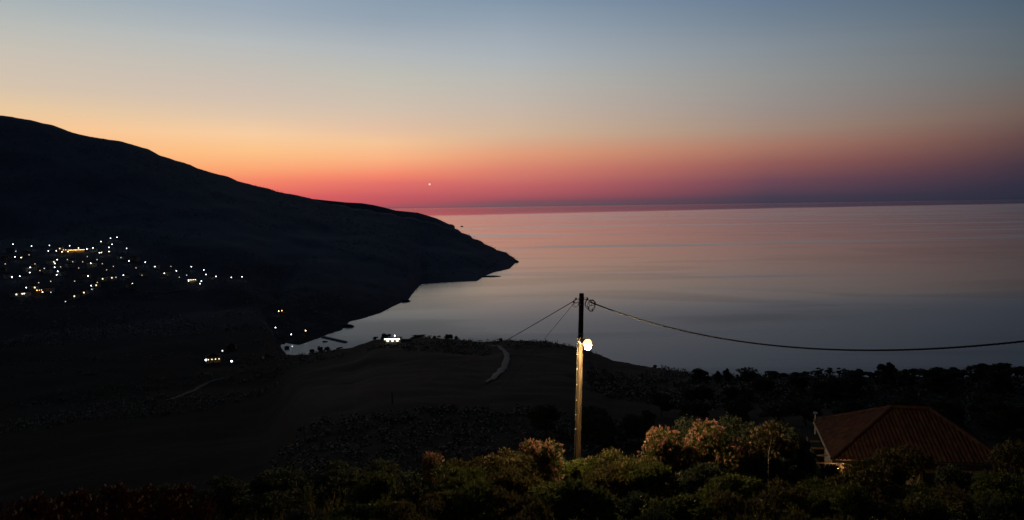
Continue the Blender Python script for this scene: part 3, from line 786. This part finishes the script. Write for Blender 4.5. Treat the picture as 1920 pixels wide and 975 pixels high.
def house_proto(win, wallmat, w=9, dp=7.5, h=4.6):
    root = empty('village_house', (0, 0, 0))
    MB().box((0, 0, h / 2 - .8), (w, dp, h + 1.6)).build('wall', wallmat, root)
    r = MB(); o = .5; hx, hy = w / 2 + o, dp / 2 + o
    r.add([(-hx, -hy, h), (hx, -hy, h), (hx, hy, h), (-hx, hy, h), (-hx + hy, 0, h + 1.7), (hx - hy, 0, h + 1.7)],
          [(3, 2, 1, 0), (0, 1, 5, 4), (1, 2, 5), (2, 3, 4, 5), (3, 0, 4)])
    r.build('roof', M['tiles'], root)
    for k in (-1, 1):
        MB().box((k * w * .28, -dp / 2 - .03, h * .55), (1.5, .1, 1.5)).build('window', M['window_lit'] if (win and k > 0) else M['window_dark'], root)
    MB().box((0, -dp / 2 - .03, 1.1), (1.1, .1, 2.2)).build('door', M['timber'], root)
    return root
HP = [house_proto(False, M['plaster']), house_proto(True, M['plaster']), house_proto(False, M['plaster_warm'], 12, 8, 5.2), house_proto(False, M['plaster'], 7, 6, 3.2)]
hused = [False] * 4
HS = [('highest band of village houses', [(58,213),(92,214),(600,158),(760,158),(795,152),(450,196),(660,198),(705,206)], (3,)),
      ('second highest band of village houses', [(30,266),(66,262),(262,326),(205,240),(380,300),(540,292),(522,324),(690,318),(905,262),(1012,275)], ()),
      ('middle band of village houses', [(28,355),(205,352),(240,348),(335,358),(360,368),(462,384),(1075,388),(1172,332),(1240,386),(1338,362)], ()),
      ('lower band of village houses', [(62,404),(188,412),(640,405),(770,425),(842,416),(950,400),(1590,410)], ()),
      ('lowest band of village houses', [(105,543),(150,541),(190,540),(255,492),(372,508),(560,556),(625,530),(720,472),(985,482)], ())]
for where, pts, _ in HS:
    pts = sorted(pts)
    for i, (x, y) in enumerate(pts):
        p = hit(x / 4, 420 + y / 4, d0=300)
        if p is None: continue
        k = random.choice([0, 0, 1, 2, 3, 3, 1])
        rz = -math.atan2(p.x, p.y) + random.uniform(-.7, .7)
        if hused[k]: o = copy_thing(HP[k], p, rz)
        else: hused[k] = True; o = HP[k]; o.location = p; o.rotation_euler = (0, 0, rz)
        tag(o, '%s house, %s from left in the %s' % (['pale', 'pale lit-window', 'large ochre', 'small pale'][k], ORD[i], where), 'house', 'houses of the hillside village')
GV = 'houses in the valley behind the cove'
for (x, y, lab) in [(400, 680, 'pale house with yellow lit front on the valley floor'), (500, 672, 'dim pale house on the slope right of the lone valley lamp'),
                    (434, 655, 'small dim house above the yellow lit valley house'), (538, 654, 'dim house just behind the beach of the cove'),
                    (585, 660, 'pale house by the palm like trees at the shore'), (534, 587, 'house under the orange lamp on the hillside over the cove')]:
    p = hit(x, y, d0=250)
    k = 1 if x in (400,) else 3
    o = copy_thing(HP[k], p, -math.atan2(p.x, p.y) + random.uniform(-.4, .4))
    if x > 490: o.scale = (.7, .7, .6)
    tag(o, lab, 'house', GV)

# amber lit terrace restaurant, small taverna
def taverna(x, y, length, nb, mat, label, glow, rzo=0.0):
    p = hit(x, y, d0=300)
    t = empty('taverna', p, -math.atan2(p.x, p.y) + rzo)
    tag(t, label, 'restaurant', 'lit restaurants of the village')
    MB().box((0, 3, 1.6), (length, 6, 5)).build('wall', M['plaster_warm'], t)
    MB().box((0, -.6, 3.9), (length + 1, 8, .3)).build('awning', M['timber'], t)
    for i in range(nb):
        u = -length / 2 + length * (i + .5) / nb
        MB().ball((u, -4.4, 3.3), (.36, .36, .36), 8, 6).build('bulb', mat, t, True)
    for u in (-length / 2 + .3, 0, length / 2 - .3):
        MB().box((u, -4.2, 1), (.2, .2, 5.4)).build('post', M['timber'], t)
    return t
taverna(144, 472.5, 22, 13, M['string_amber'], 'long terrace restaurant with a glowing row of amber bulbs at the top of the village', 1)
taverna(360, 528.5, 12, 5, M['lamp_warm'], 'small taverna with a short yellow lit row at the right end of the village', 1)
taverna(126, 472.5, 14, 4, M['string_amber'], 'short dim annex with few amber bulbs left of the long amber terrace', 1)
taverna(74, 548.5, 7, 3, M['lamp_orange'], 'small kiosk with red orange lights at the bottom left of the village', 1)
taverna(401, 680.5, 9, 4, M['window_lit'], 'small terrace with faint yellow bulbs in front of the valley house', 1)

# lit white house on the knoll
p = hit(736, 642, d0=300)
t = empty('white_house', p, -math.atan2(p.x, p.y) - .12); tag(t, 'long low white house with a bright strip light, alone on the knoll over the cove', 'house')
MB().box((0, 2.6, .6), (10.5, 5, 3.4)).build('wall', M['plaster'], t)
MB().box((0, 2.2, 2.45), (11.2, 6.6, .28)).build('roof', M['concrete'], t)
MB().box((-.2, -1.16, 2.28), (9.6, .1, .75)).build('strip_light', M['led'], t)
for u in (-4.9, -1.6, 1.6, 4.9):
    MB().box((u, -.95, .8), (.2, .2, 2.8)).build('post', M['plaster'], t)
for u in (-3, 0, 3):
    MB().box((u, .07, 1.1), (1.3, .1, 1.2)).build('window', M['window_lit'], t)
lp = at(740.3, 629.3, math.hypot(p.x, p.y) + 3)
o = empty('street_lamp', (lp.x, lp.y, hz(lp.x, lp.y))); tag(o, 'white lamp on a mast standing just over the roof of the lit white house', 'street lamp')
zz = lp.z - o.location.z
MB().tube([(0, 0, -.5), (0, 0, zz - .2)], [.1, .06], 8).build('pole', M['dark_metal'], o)
MB().ball((0, 0, zz), (.42, .42, .36), 10, 8).build('lamp_globe', M['lamp_white'], o, True)
w = hit(762, 640, d0=300)
t = empty('garden_wall', w, -math.atan2(w.x, w.y)); tag(t, 'low pale garden wall right of the lit white house', 'wall')
MB().box((0, 0, .3), (7.5, .35, 1.6)).build('wall_face', M['plaster'], t)
MB().box((0, 0, 1.17), (7.7, .5, .12)).build('coping', M['concrete'], t)

# ------------------------------------------------------------------ tiled house on the right
def slope_face(mb, a, b, c, d, thick=.035, pitch=.21):
    """tile ribs over the quad/triangle a-b (eave) to d-c (top); real corrugation"""
    a, b, c, d = map(Vector, (a, b, c, d))
    u = (b - a).normalized(); nrm = u.cross((d - a)).normalized()
    if nrm.z < 0: nrm = -nrm
    v = nrm.cross(u).normalized()
    if v.dot(c - a) < 0: v = -v
    Lb = (b - a).length; ud, vd, uc = (d - a).dot(u), (d - a).dot(v), (c - a).dot(u)
    nu = max(8, int(Lb / (pitch / 6)))
    rows = 9
    base = len(mb.v); vs, fs = [], []
    for i in range(nu + 1):
        s = Lb * i / nu
        top = vd if ud <= s <= uc else (vd * s / ud if s < ud else vd * (Lb - s) / (Lb - uc))
        top = max(top, .001)
        rib = int(s / pitch + .5)
        hh = thick * (0.5 + 0.5 * math.cos(2 * math.pi * s / pitch)) + .014 * math.sin(rib * 12.9898) * math.cos(rib * 4.7)
        for k in range(rows + 1):
            q = a + u * s + v * (top * k / rows) + nrm * (hh + .012 * math.sin(k * 2.3 + rib * 1.9) * (0 < k < rows))
            vs.append(q)
    for i in range(nu):
        for k in range(rows):
            fs.append((i * (rows + 1) + k, (i + 1) * (rows + 1) + k, (i + 1) * (rows + 1) + k + 1, i * (rows + 1) + k + 1))
    mb.add(vs, fs)
FL, BL, FR = at(1560, 862, 42), at(1526, 789, 42), at(1887, 872, 42)
ze = FL.z
def onz(x, y, z):
    v = ray(x, y); return EYE + v * ((z - EYE.z) / v.z)
BL = onz(1526, 789, ze); FR = onz(1890, 869, ze); BR = FR + (BL - FL)
ux = (FR - FL).normalized(); uy = (BL - FL); dep = uy.length; uy.normalize()
mid = (FL + BL) / 2; zt = ze + 1.75
def ridge_pt(x, y):
    v = ray(x, y)
    # intersect the vertical mid plane of the house
    nrm = uy; k = (mid - EYE).dot(nrm) / v.dot(nrm); return EYE + v * k
RL, RR = ridge_pt(1672, 764), ridge_pt(1743, 767); RR.z = RL.z
base = (FL + FR + BL + BR) / 4
gz = min(hz(q.x, q.y) for q in (FL, FR, BL, BR))
house = empty('tiled_house', Vector((base.x, base.y, gz)))
tag(house, 'low house with a hipped terracotta tile roof among bushes at the right', 'house')
off = house.location
mb = MB()
f = lambda q: q - off
slope_face(mb, f(FL), f(FR), f(RR), f(RL)); slope_face(mb, f(FR), f(BR), f(RR) + ux * .0, f(RR)); slope_face(mb, f(BR), f(BL), f(RL), f(RR)); slope_face(mb, f(BL), f(FL), f(RL), f(RL))
roof = mb.build('roof', M['tiles'], house)
cap = MB()
for a_, b_ in ((FL, RL), (FR, RR), (BL, RL), (BR, RR), (RL, RR)):
    a_, b_ = f(a_), f(b_); nn = max(3, int((b_ - a_).length / .35))
    for i in range(nn):
        q0, q1 = a_.lerp(b_, i / nn), a_.lerp(b_, (i + 1.08) / nn)
        cap.tube([q0 + Vector((0, 0, .03)), q1 + Vector((0, 0, .05))], [.11, .09], 8)
cap.build('ridge_tiles', M['tiles'], roof)
fas = MB()
for a_, b_ in ((FL, FR), (FR, BR), (BR, BL), (BL, FL)):
    a_, b_ = f(a_), f(b_)
    if b_ == f(FL): MB().tube([a_ + Vector((0, 0, -.09)), b_ + Vector((0, 0, -.09))], .06, 6).build('gutter', M['plaster_warm'], roof)  # left gutter pale: its lit edge is put into the colour
    else: fas.tube([a_ + Vector((0, 0, -.09)), b_ + Vector((0, 0, -.09))], .075, 6)
fas.build('gutter', M['dark_metal'], roof)
inset = .55
cs = [f(FL) + ux * inset + uy * inset, f(FR) - ux * inset + uy * inset, f(BR) - ux * inset - uy * inset, f(BL) + ux * inset - uy * inset]
wm = MB()
vs = [Vector((c.x, c.y, z)) for z in (-1.0, f(FL).z + .1) for c in cs]
wm.add(vs, [(3, 2, 1, 0), (4, 5, 6, 7), (0, 1, 5, 4), (1, 2, 6, 5), (2, 3, 7, 6), (3, 0, 4, 7)])
wm.build('wall', M['plaster_warm'], house)
hrz = math.atan2(ux.y, ux.x)
for k, u in enumerate((1.6, 4.4, 7.0)):
    c = f(FL) + ux * (inset + u) + uy * (inset - .03); c.z = f(FL).z - 1.25
    wf = MB().box(c, (1.15, .12, 1.25), hrz).build('window', M['timber'], house)
    MB().box(c - uy * .04, (.95, .1, 1.05), hrz).build('pane', M['window_dark'], wf)
c = f(BL).lerp(f(FL), .62) + ux * (inset - .03); c.z = f(FL).z - 1.3
dr = MB().box(c, (.12, .95, 2.1), hrz).build('door', M['timber'], house)
# flue pipe at the back left eave
q = f(BL) + ux * .06 - uy * .15
fl = MB().tube([q + Vector((0, 0, -.75)), q + Vector((0, 0, .5))], .045, 10).build('flue_pipe', M['plaster'], house)
MB().box(q + Vector((0, 0, .53)), (.2, .2, .05)).build('flue_cap', M['metal'], fl)
# veranda rafters on the left side
for i in range(4):
    g_ = f(BL).lerp(f(FL), .4 + .17 * i) + Vector((0, 0, -.38))
    MB().tube([g_ + ux * .35, g_ - ux * .65], .05, 6).build('rafter', M['timber'], house)
b_ = [f(BL).lerp(f(FL), .25) - ux * .6 + Vector((0, 0, -.47)), f(BL).lerp(f(FL), .98) - ux * .6 + Vector((0, 0, -.47))]
MB().tube(b_, .06, 6).build('beam', M['timber'], house)
# small porch lamp under the eave near the front corner
pc = f(FL) + ux * .28 + uy * .3; pc.z -= .55
pl = MB().ball(pc, (.05, .05, .06), 10, 8).build('porch_lamp', emit_mat('porch_lamp_glass', (1.0, .45, .13), 190), house, True)
# white garden wall stub lit by the porch lamp
c = at(1572, 872, 41.4)
gw = MB()
for i in range(4):
    gw.box((i * .34, 0, 0), (.26, .3, .5 + .1 * (i % 2)))
# ------------------------------------------------------------------ utility pole with its lamp
PD = 32.0
ptop = at(1090.5, 550, PD); pbot = at(1083, 872, PD)
gp = hz(pbot.x, pbot.y)
axis = (ptop - pbot).normalized()
foot = pbot + axis * ((gp - .3 - pbot.z) / axis.z)
pole = empty('utility_pole', Vector((foot.x, foot.y, gp)))
tag(pole, 'tall wooden utility pole with a glowing yellow lamp, standing in the bushes', 'utility pole')
fo = lambda q: q - pole.location
npt = 26
pts = [fo(foot.lerp(ptop, i / npt)) for i in range(npt + 1)]
shaft = MB().tube(pts, [.122 - .024 * i / npt + .004 * math.sin(i * 2.1) for i in range(npt + 1)], 20).build('shaft', M['wood'], pole, True)
TZ = fo(ptop)
def along(h): return TZ - axis * h       # h metres below the top
for h in (.18, .42, 1.62, 1.98):
    MB().tube([along(h), along(h + .045)], .112, 16).build('steel_band', M['metal'], shaft)
for h, s in ((2.5, 1), (3.1, 1), (3.75, 1), (4.4, 1), (5.0, 1), (5.6, 1)):
    q = along(h) + Vector((-.12, -.04, 0))
    MB().box(q, (.05, .07, .035)).build('conduit_clip', M['metal'], pole)
MB().tube([along(1.75) + Vector((-.128, -.05, 0)), along(4) + Vector((-.138, -.05, 0)), along(7) + Vector((-.15, -.05, 0))], .014, 6).build('conduit', M['dark_metal'], pole)
# lamp: short arm reaching towards the viewer, hood above, glass bowl below
lampc = at(1101, 643.5, PD - 1.0)
LC = fo(lampc)
root_ = along(1.78)
armp = [root_ + Vector((.02, -.05, 0)), root_.lerp(LC, .25) + Vector((0, 0, .14)), root_.lerp(LC, .42) + Vector((0, 0, .14))]
MB().tube(armp, .022, 8).build('lamp_arm', M['dark_metal'], pole)
back = (along(1.78) - LC); back.z = 0; back.normalize()
hd = MB()
sd_ = Vector((back.y, -back.x, 0))
prof = [(.02, .17, .05), (.20, .20, .09), (.40, .19, .09), (.62, .15, .08), (.74, .12, .06)]
vs = []
for (u, w_, h_) in prof:
    for k in range(9):
        a_ = math.pi * k / 8
        vs.append(back * u + sd_ * w_ * math.cos(a_) + Vector((0, 0, .0 + h_ * math.sin(a_))))
fs = []
for i in range(len(prof) - 1):
    for k in range(8): fs.append((i * 9 + k, i * 9 + k + 1, (i + 1) * 9 + k + 1, (i + 1) * 9 + k))
    fs.append((i * 9 + 8, i * 9, (i + 1) * 9, (i + 1) * 9 + 8))
fs.append(tuple(range(8, -1, -1))); fs.append(tuple(len(vs) - 9 + k for k in range(9)))
hd.add(vs, fs).build('lamp_shield', M['dark_metal'], pole, True, LC)  # long shelf shape added to block bulb light from the upper pole
MB().ball((0, 0, 0), (.18, .18, .18), 32, 22).build('lamp_bowl', M['opal'], pole, True, LC)
MB().ball((0, 0, 0), (.125, .125, .125), 24, 16).build('bulb', M['sodium'], pole, True, LC - back * .09 - Vector((0, 0, .135)))
hc = MB(); vs = []; fs = []
for k in range(36):
    a_ = 2 * math.pi * k / 36
    cs_ = math.cos(a_)                      # 1 towards the pole
    q_ = min(1, max(0, (cs_ + .65) / .45)); lo_ = 64 * (1 - q_)
    for j_ in range(9):
        la = R(lo_ + (90 - lo_) * j_ / 8)
        vs.append((back * cs_ + sd_ * math.sin(a_)) * .195 * math.cos(la) + Vector((0, 0, .195 * math.sin(la))))
for k in range(36):
    for j_ in range(8):
        fs.append((k * 9 + j_, ((k + 1) % 36) * 9 + j_, ((k + 1) % 36) * 9 + j_ + 1, k * 9 + j_ + 1))
hc.add(vs, fs).build('lamp_hood', M['dark_metal'], pole, True, LC)

# insulators, clamps and coiled slack cable
def img_off(x, y, d=PD): return fo(at(x, y, d))
for (x, y) in ((1080, 561), (1076, 567), (1101, 561)):
    q = img_off(x, y)
    i_ = MB().ball(q, (.045, .045, .03), 10, 6); i_.ball(q + Vector((0, 0, .045)), (.035, .035, .025), 10, 6)
    i_.build('insulator', M['porcelain'], pole, True)
    MB().tube([q, along((TZ.z - q.z) + .0)], .012, 6).build('bracket', M['dark_metal'], pole)
def loop(x, y, rx, rz_, d, r, mat, n=28, tilt=0.0, ph=0.0):
    c = img_off(x, y, d); mb = MB()
    mb.tube([c + Vector((rx * math.cos(a) , tilt * math.sin(a * 1.0 + ph), rz_ * math.sin(a) * (1 + .12 * math.sin(3 * a + ph)))) for a in [2 * math.pi * i / n for i in range(n + 1)]], r, 5)
    return mb
for i, (x, y, rx, rz_) in enumerate(((1106, 571, .20, .20), (1109, 573, .16, .22), (1104, 569, .14, .14), (1110, 568, .12, .13))):
    loop(x, y, rx, rz_, PD - .1 * i, .012, None, tilt=.1, ph=i).build('cable_coil', M['rubber'], pole)
for i, (x, y, rx, rz_) in enumerate(((1080, 567, .10, .16), (1079, 572, .13, .07), (1097, 560, .14, .06))):
    loop(x, y, rx, rz_, PD - .1 * i, .007, None, tilt=.08, ph=i).build('slack_wire', M['rubber'], pole)
for (x, y) in ((1101, 560.5), (1116, 568), (1104, 578), (1111, 582)):
    MB().ball(img_off(x, y, PD - .15), (.03, .03, .045), 8, 6).build('cable_clamp', M['rubber'], pole)

def catenary(a, b, sag, n=60):
    return [a.lerp(b, i / n) - Vector((0, 0, sag * 4 * (i / n) * (1 - i / n))) for i in range(n + 1)]
# heavy twisted cable to the right; solved for the photograph's sag
def cable(name, pts, r, label, twist=0.0):
    t = MB()
    if twist:
        for ph in (0, 2.1, 4.2):
            q = []
            n = len(pts)
            for i, p_ in enumerate(pts):
                d_ = (pts[min(i + 1, n - 1)] - pts[max(i - 1, 0)]).normalized(); s_ = d_.cross(Vector((0, 0, 1))).normalized(); u_ = s_.cross(d_)
                a_ = i * 1.1 + ph
                q.append(p_ + (s_ * math.cos(a_) + u_ * math.sin(a_)) * twist)
            t.tube(q, r, 5)
    else: t.tube(pts, r, 6)
    c0 = pts[0]
    t.v = [tuple(Vector(v) - c0) for v in t.v]
    o = t.build(name, M['rubber'], None, True, c0)
    return tag(o, label, 'cable')
A0 = at(1106, 566, PD)
B0 = at(2240, 590, 24)
def proj(p):
    v = p - EYE; z = v.dot(FWD); return (W0 / 2 + FPX * v.dot(RIGHT) / z, H0 / 2 - FPX * v.dot(UP) / z)
best = None
for yb in range(480, 660, 10):
    Bt = at(2240, yb, 24)
    for sg in np.arange(.4, 3.6, .05):
        pr = [proj(q) for q in catenary(A0, Bt, sg, 40)]
        xs, ys = np.array([q[0] for q in pr]), np.array([q[1] for q in pr])
        e = sum((np.interp(x, xs, ys) - y) ** 2 for x, y in ((1200, 597), (1300, 624), (1400, 642), (1500, 652.5), (1600, 656.5), (1700, 656.5), (1800, 651), (1919, 640)))
        if best is None or e < best[0]: best = (e, yb, sg)
print('cable fit', best)
B0 = at(2240, best[1], 24)
cable('overhead_cable', catenary(A0, B0, best[2], 260), .014, 'thick black twisted cable sagging from the pole out past the right edge', .017)
# unseen end pole just outside the frame is left out; the left line runs to a pole lower down
P2 = at(735, 738, 122)
g2 = hz(P2.x, P2.y)
p2 = empty('utility_pole', Vector((P2.x, P2.y, g2))); tag(p2, 'second wooden utility pole lost in the dark slope, where the left wire ends', 'utility pole')
MB().tube([(0, 0, -.3), (0, 0, P2.z - g2 + .25)], [.14, .10], 12).build('shaft', M['bark'], p2, True)
MB().ball((0.02, -.12, P2.z - g2), (.05, .05, .05), 8, 6).build('insulator', M['porcelain'], p2, True)
A1 = at(1080, 562, PD)
cable('overhead_wire', catenary(A1, P2, .6, 140), .017, 'dark wire running from the pole down to the left behind the knoll crest', 0)
A2 = at(1076, 569, PD)
E2 = at(985, 684, 46)
E2.z = max(hz(E2.x, E2.y), 0)
dirw = (at(1018, 637, 39) - A2)
k = 1.0
while (A2 + dirw * k).z > hz((A2 + dirw * k).x, (A2 + dirw * k).y) and k < 8: k += .02
cable('stay_wire', catenary(A2, A2 + dirw * k, .1, 50), .009, 'thin stay wire from pole to ground, the steeper of the two left wires', 0)

# ------------------------------------------------------------------ foreground bushes
def bush_meshes(seed, w, d, h, n, lm, flowers=0, fm=None, nclump=18, lw=.05, ll=.15, ftop=.55):
    rng = np.random.default_rng(seed)
    C, Rr = clumps(w, d, h, nclump, .3, rng, (.24, .42))
    V, F = leaves(n, C, Rr, lw, ll, .3, .1, rng)
    V[:, 2] = np.maximum(V[:, 2], .02)
    out = {'foliage': np_mesh('foliage', V, F, lm)}
    if flowers:
        C2 = np.array(C); R2 = np.array(Rr)
        # flower heads: little knots of petals sitting on the outer, upper side of the clumps
        k = rng.integers(0, len(C2), flowers * 3)
        dirs = rng.normal(size=(len(k), 3)); dirs[:, 2] = np.abs(dirs[:, 2]) * 1.1; dirs /= np.linalg.norm(dirs, axis=1, keepdims=True)
        P = C2[k] + dirs * R2[k] * (1.0 + .14 * rng.random((len(k), 1)))
        P = P[P[:, 2] > ftop * h * .75][:flowers]
        Vf, Ff = leaves(len(P) * 8, [tuple(q) for q in P], [(.05, .05, .045)] * len(P), .05, .06, .1, 0, rng)
        out['blossoms'] = np_mesh('blossoms', Vf, Ff, fm)
    mb = MB()
    for i in range(9):
        a = rng.random() * 6.28; q = rng.random() * .8
        mb.tube([(math.cos(a) * .1, math.sin(a) * .1, -.3), (math.cos(a) * q * w * .25, math.sin(a) * q * d * .25, h * .45), (math.cos(a) * q * w * .45, math.sin(a) * q * d * .45, h * .85)], [.03, .022, .008], 5)
    out['stems'] = mb.mesh('stems', M['bark'])
    return out
def place_bush(ms, name, loc, rz, sc, label, cat, group=None):
    r_ = empty(name, loc, rz); r_.scale = sc
    for k, me in ms.items(): link_mesh(k, me, r_)
    return tag(r_, label, cat, group)
def bush_px(ms, dims, name, x, ytop, wpx, d, label, cat, group=None):
    p = at(x, ytop, d); g = hz(p.x, p.y); h = p.z - g
    w = wpx / FPX * d
    return place_bush(ms, name, Vector((p.x, p.y, g - .05)), random.uniform(-.4, .4), (w / dims[0], w / dims[0], h / dims[2]), label, cat, group)
D3 = (3.3, 3.0, 2.6)
GO = 'flowering oleander bushes around the pole'
oA = bush_meshes(41, *D3, 6500, M['leaf_green'], 700, M['petal'], 20)
oB = bush_meshes(42, *D3, 6500, M['leaf_green'], 320, M['petal_pale'], 18)
oC = bush_meshes(43, *D3, 7500, M['leaf_green'], 800, M['petal'], 24)
oD = bush_meshes(44, *D3, 5500, M['leaf_olive'], 320, M['petal_pale'], 18)
for ms, x, y, w, d, lab in [
        (oA, 1008, 824, 122, 28.5, 'tall pink flowering oleander just left of the pole foot'),
        (oD, 938, 846, 110, 28.2, 'smaller dull pink oleander at the left end of the lit bushes'),
        (oB, 1138, 836, 96, 28.5, 'yellow green oleander with pale blossom heads just right of the pole'),
        (oB, 1182, 850, 80, 27.5, 'low yellow green oleander between the pale one and the big pink one'),
        (oC, 1262, 802, 130, 30, 'big pink oleander with dense coral blossoms right of the pole'),
        (oC, 1350, 793, 150, 30.6, 'broad pink oleander joined to the right of the big coral one'),
        (oD, 1440, 797, 120, 31.5, 'dim reddish oleander at the right end of the flowering row'),
        (oA, 806, 846, 70, 30, 'faint reddish oleander alone in the dark left of the lit bushes')]:
    bush_px(ms, D3, 'oleander_bush', x, y, w, d, lab, 'bush', GO)
oR = bush_meshes(48, *D3, 5500, M['leaf_red'], 60, M['petal_pale'], 18)
oT = bush_meshes(47, *D3, 5000, M['leaf_dark'], 0, None, 14, .05, .16)
for x, y, w, d, lab in [(1310, 786, 110, 34, 'loose green shrub rising behind the pink oleanders'), (1395, 782, 120, 35, 'taller feathery green shrub behind the right pink oleander'), (1480, 792, 110, 35, 'dark shrub between the oleanders and the tiled roof')]:
    bush_px(oT, D3, 'tall_shrub', x, y, w, d, lab, 'bush', 'green shrubs behind the oleanders')

# green shrubs filling the foreground
UG = [bush_meshes(60 + i, 2.6, 2.6, 1.7, 4200, (M['leaf_green'], M['leaf_olive'], M['leaf_green'], M['leaf_dark'])[i % 4], 0, None, 15, .055, .16) for i in range(6)]
rowsU = [(29.5, 1.9, [890, 955, 1030, 1095, 1160, 1230, 1310, 1390, 1465, 1540, 1620, 1710, 1800, 1890], 'farthest'),
         (26.0, 2.1, [700, 790, 875, 950, 1040, 1130, 1215, 1300, 1390, 1480, 1570, 1660, 1750, 1850], 'second'),
         (22.5, 2.2, [560, 660, 760, 865, 970, 1075, 1180, 1290, 1400, 1510, 1620, 1730, 1840, 1935], 'third'),
         (19.5, 2.3, [480, 600, 720, 850, 975, 1100, 1220, 1340, 1460, 1590, 1720, 1850, 1960], 'nearest')]
for d, h, xs, rn in rowsU:
    for i, x in enumerate(xs):
        dd = d * random.uniform(.96, 1.05); xx = x + random.uniform(-18, 18)
        p = at(xx, 850, dd); g = hz(p.x, p.y)
        ms = UG[(i * 5 + int(d * 2)) % 6]
        s_ = random.uniform(.9, 1.25)
        hh = h * random.uniform(.8, 1.12)
        place_bush(ms, 'green_shrub', Vector((p.x, p.y, g - .05)), random.random() * 6.28, (s_ * .95, s_ * .95, hh / 1.7),
                   '%s shrub, %s from left in the %s row of foreground shrubs' % ('dull' if ms is UG[1] or ms is UG[5] else ('dark' if ms is UG[3] else 'green'), ORD[i], rn), 'bush', 'green shrubs filling the foreground')
for i, (x, d) in enumerate([(60, 36), (140, 44), (250, 40), (330, 38), (420, 34), (500, 31), (560, 36), (640, 33), (720, 36)]):
    p = at(x, 900, d); g = hz(p.x, p.y)
    place_bush(UG[3], 'dark_shrub', Vector((p.x, p.y, g - .05)), random.random() * 6.28, (1.3, 1.3, 1.1), 'unlit shrub, %s from the left in the dark lower left' % ORD[i], 'bush', 'unlit shrubs at the lower left')
for i, (x, y, d) in enumerate([(1585, 890, 36), (1690, 868, 37), (1780, 900, 34), (1870, 905, 34), (1930, 870, 37), (1500, 850, 36)]):
    p = at(x, y - 28, d); g = hz(p.x, p.y)
    place_bush(UG[(0, 1, 3)[i % 3]], 'garden_shrub', Vector((p.x, p.y, g - .05)), random.random() * 6.28, (1.3, 1.3, max(.8, (p.z - g) / 1.7)), 'dim shrub in front of the tiled house, %s of six' % ORD[i], 'bush', 'dim shrubs in front of the tiled house')
for i, (x, y, w, d) in enumerate([(135, 922, 120, 24), (205, 911, 120, 25), (275, 913, 110, 25.5), (345, 911, 110, 26), (60, 930, 120, 23)]):
    bush_px(oR, D3, 'red_leaved_shrub', x, y, w * 1.1, d, 'dull red leaved shrub barely showing in the dark, %s of five at the lower left' % ORD[i], 'bush', 'red leaved shrubs at the lower left')
# bare pale twig sticking up
q = at(1441, 852, 29.6); g = hz(q.x, q.y)
tw = MB(); top = at(1446, 826, 29.6)
tw.tube([Vector((q.x, q.y, g)) - q, Vector((0, 0, 0)), top - q], [.02, .014, .006], 6)
tw.tube([(top - q) * .5, (top - q) * .75 + Vector((-.12, 0, .05))], [.008, .004], 5)
o = tw.build('bare_stick', M['plaster_warm'], None, True, q); tag(o, 'thin pale bare stick poking out of the bushes left of the tiled house', 'stick')
# ground cover under the shrubs
n = 16000
a = R(-38) + R(80) * rng.random(n); d = 13 + 40 * rng.random(n)
X, Y = np.sin(a) * d, np.cos(a) * d; Z = height(X, Y)
V = []
base = np.stack([X, Y, Z], -1)
ang = rng.random(n) * 6.28; hgt = .25 + .5 * rng.random(n); wd = .03 + .03 * rng.random(n)
sx = np.stack([np.cos(ang) * wd, np.sin(ang) * wd, np.zeros(n)], -1)
lean = np.stack([rng.normal(size=n) * .18, rng.normal(size=n) * .18, hgt], -1)
V = np.stack([base - sx, base + sx, base + lean + sx * .2, base + lean - sx * .2], 1).reshape(-1, 3)
tag(link_mesh('grass', np_mesh('grass', V, np.arange(4 * n).reshape(-1, 4), M['leaf_olive'])), 'rough dry grass under the bushes', 'grass', kind='stuff')

for o in list(PROTO.values()) + HP:      # prototypes that found no place
    if 'label' not in o:
        for ch in list(o.children): bpy.data.objects.remove(ch)
        bpy.data.objects.remove(o)
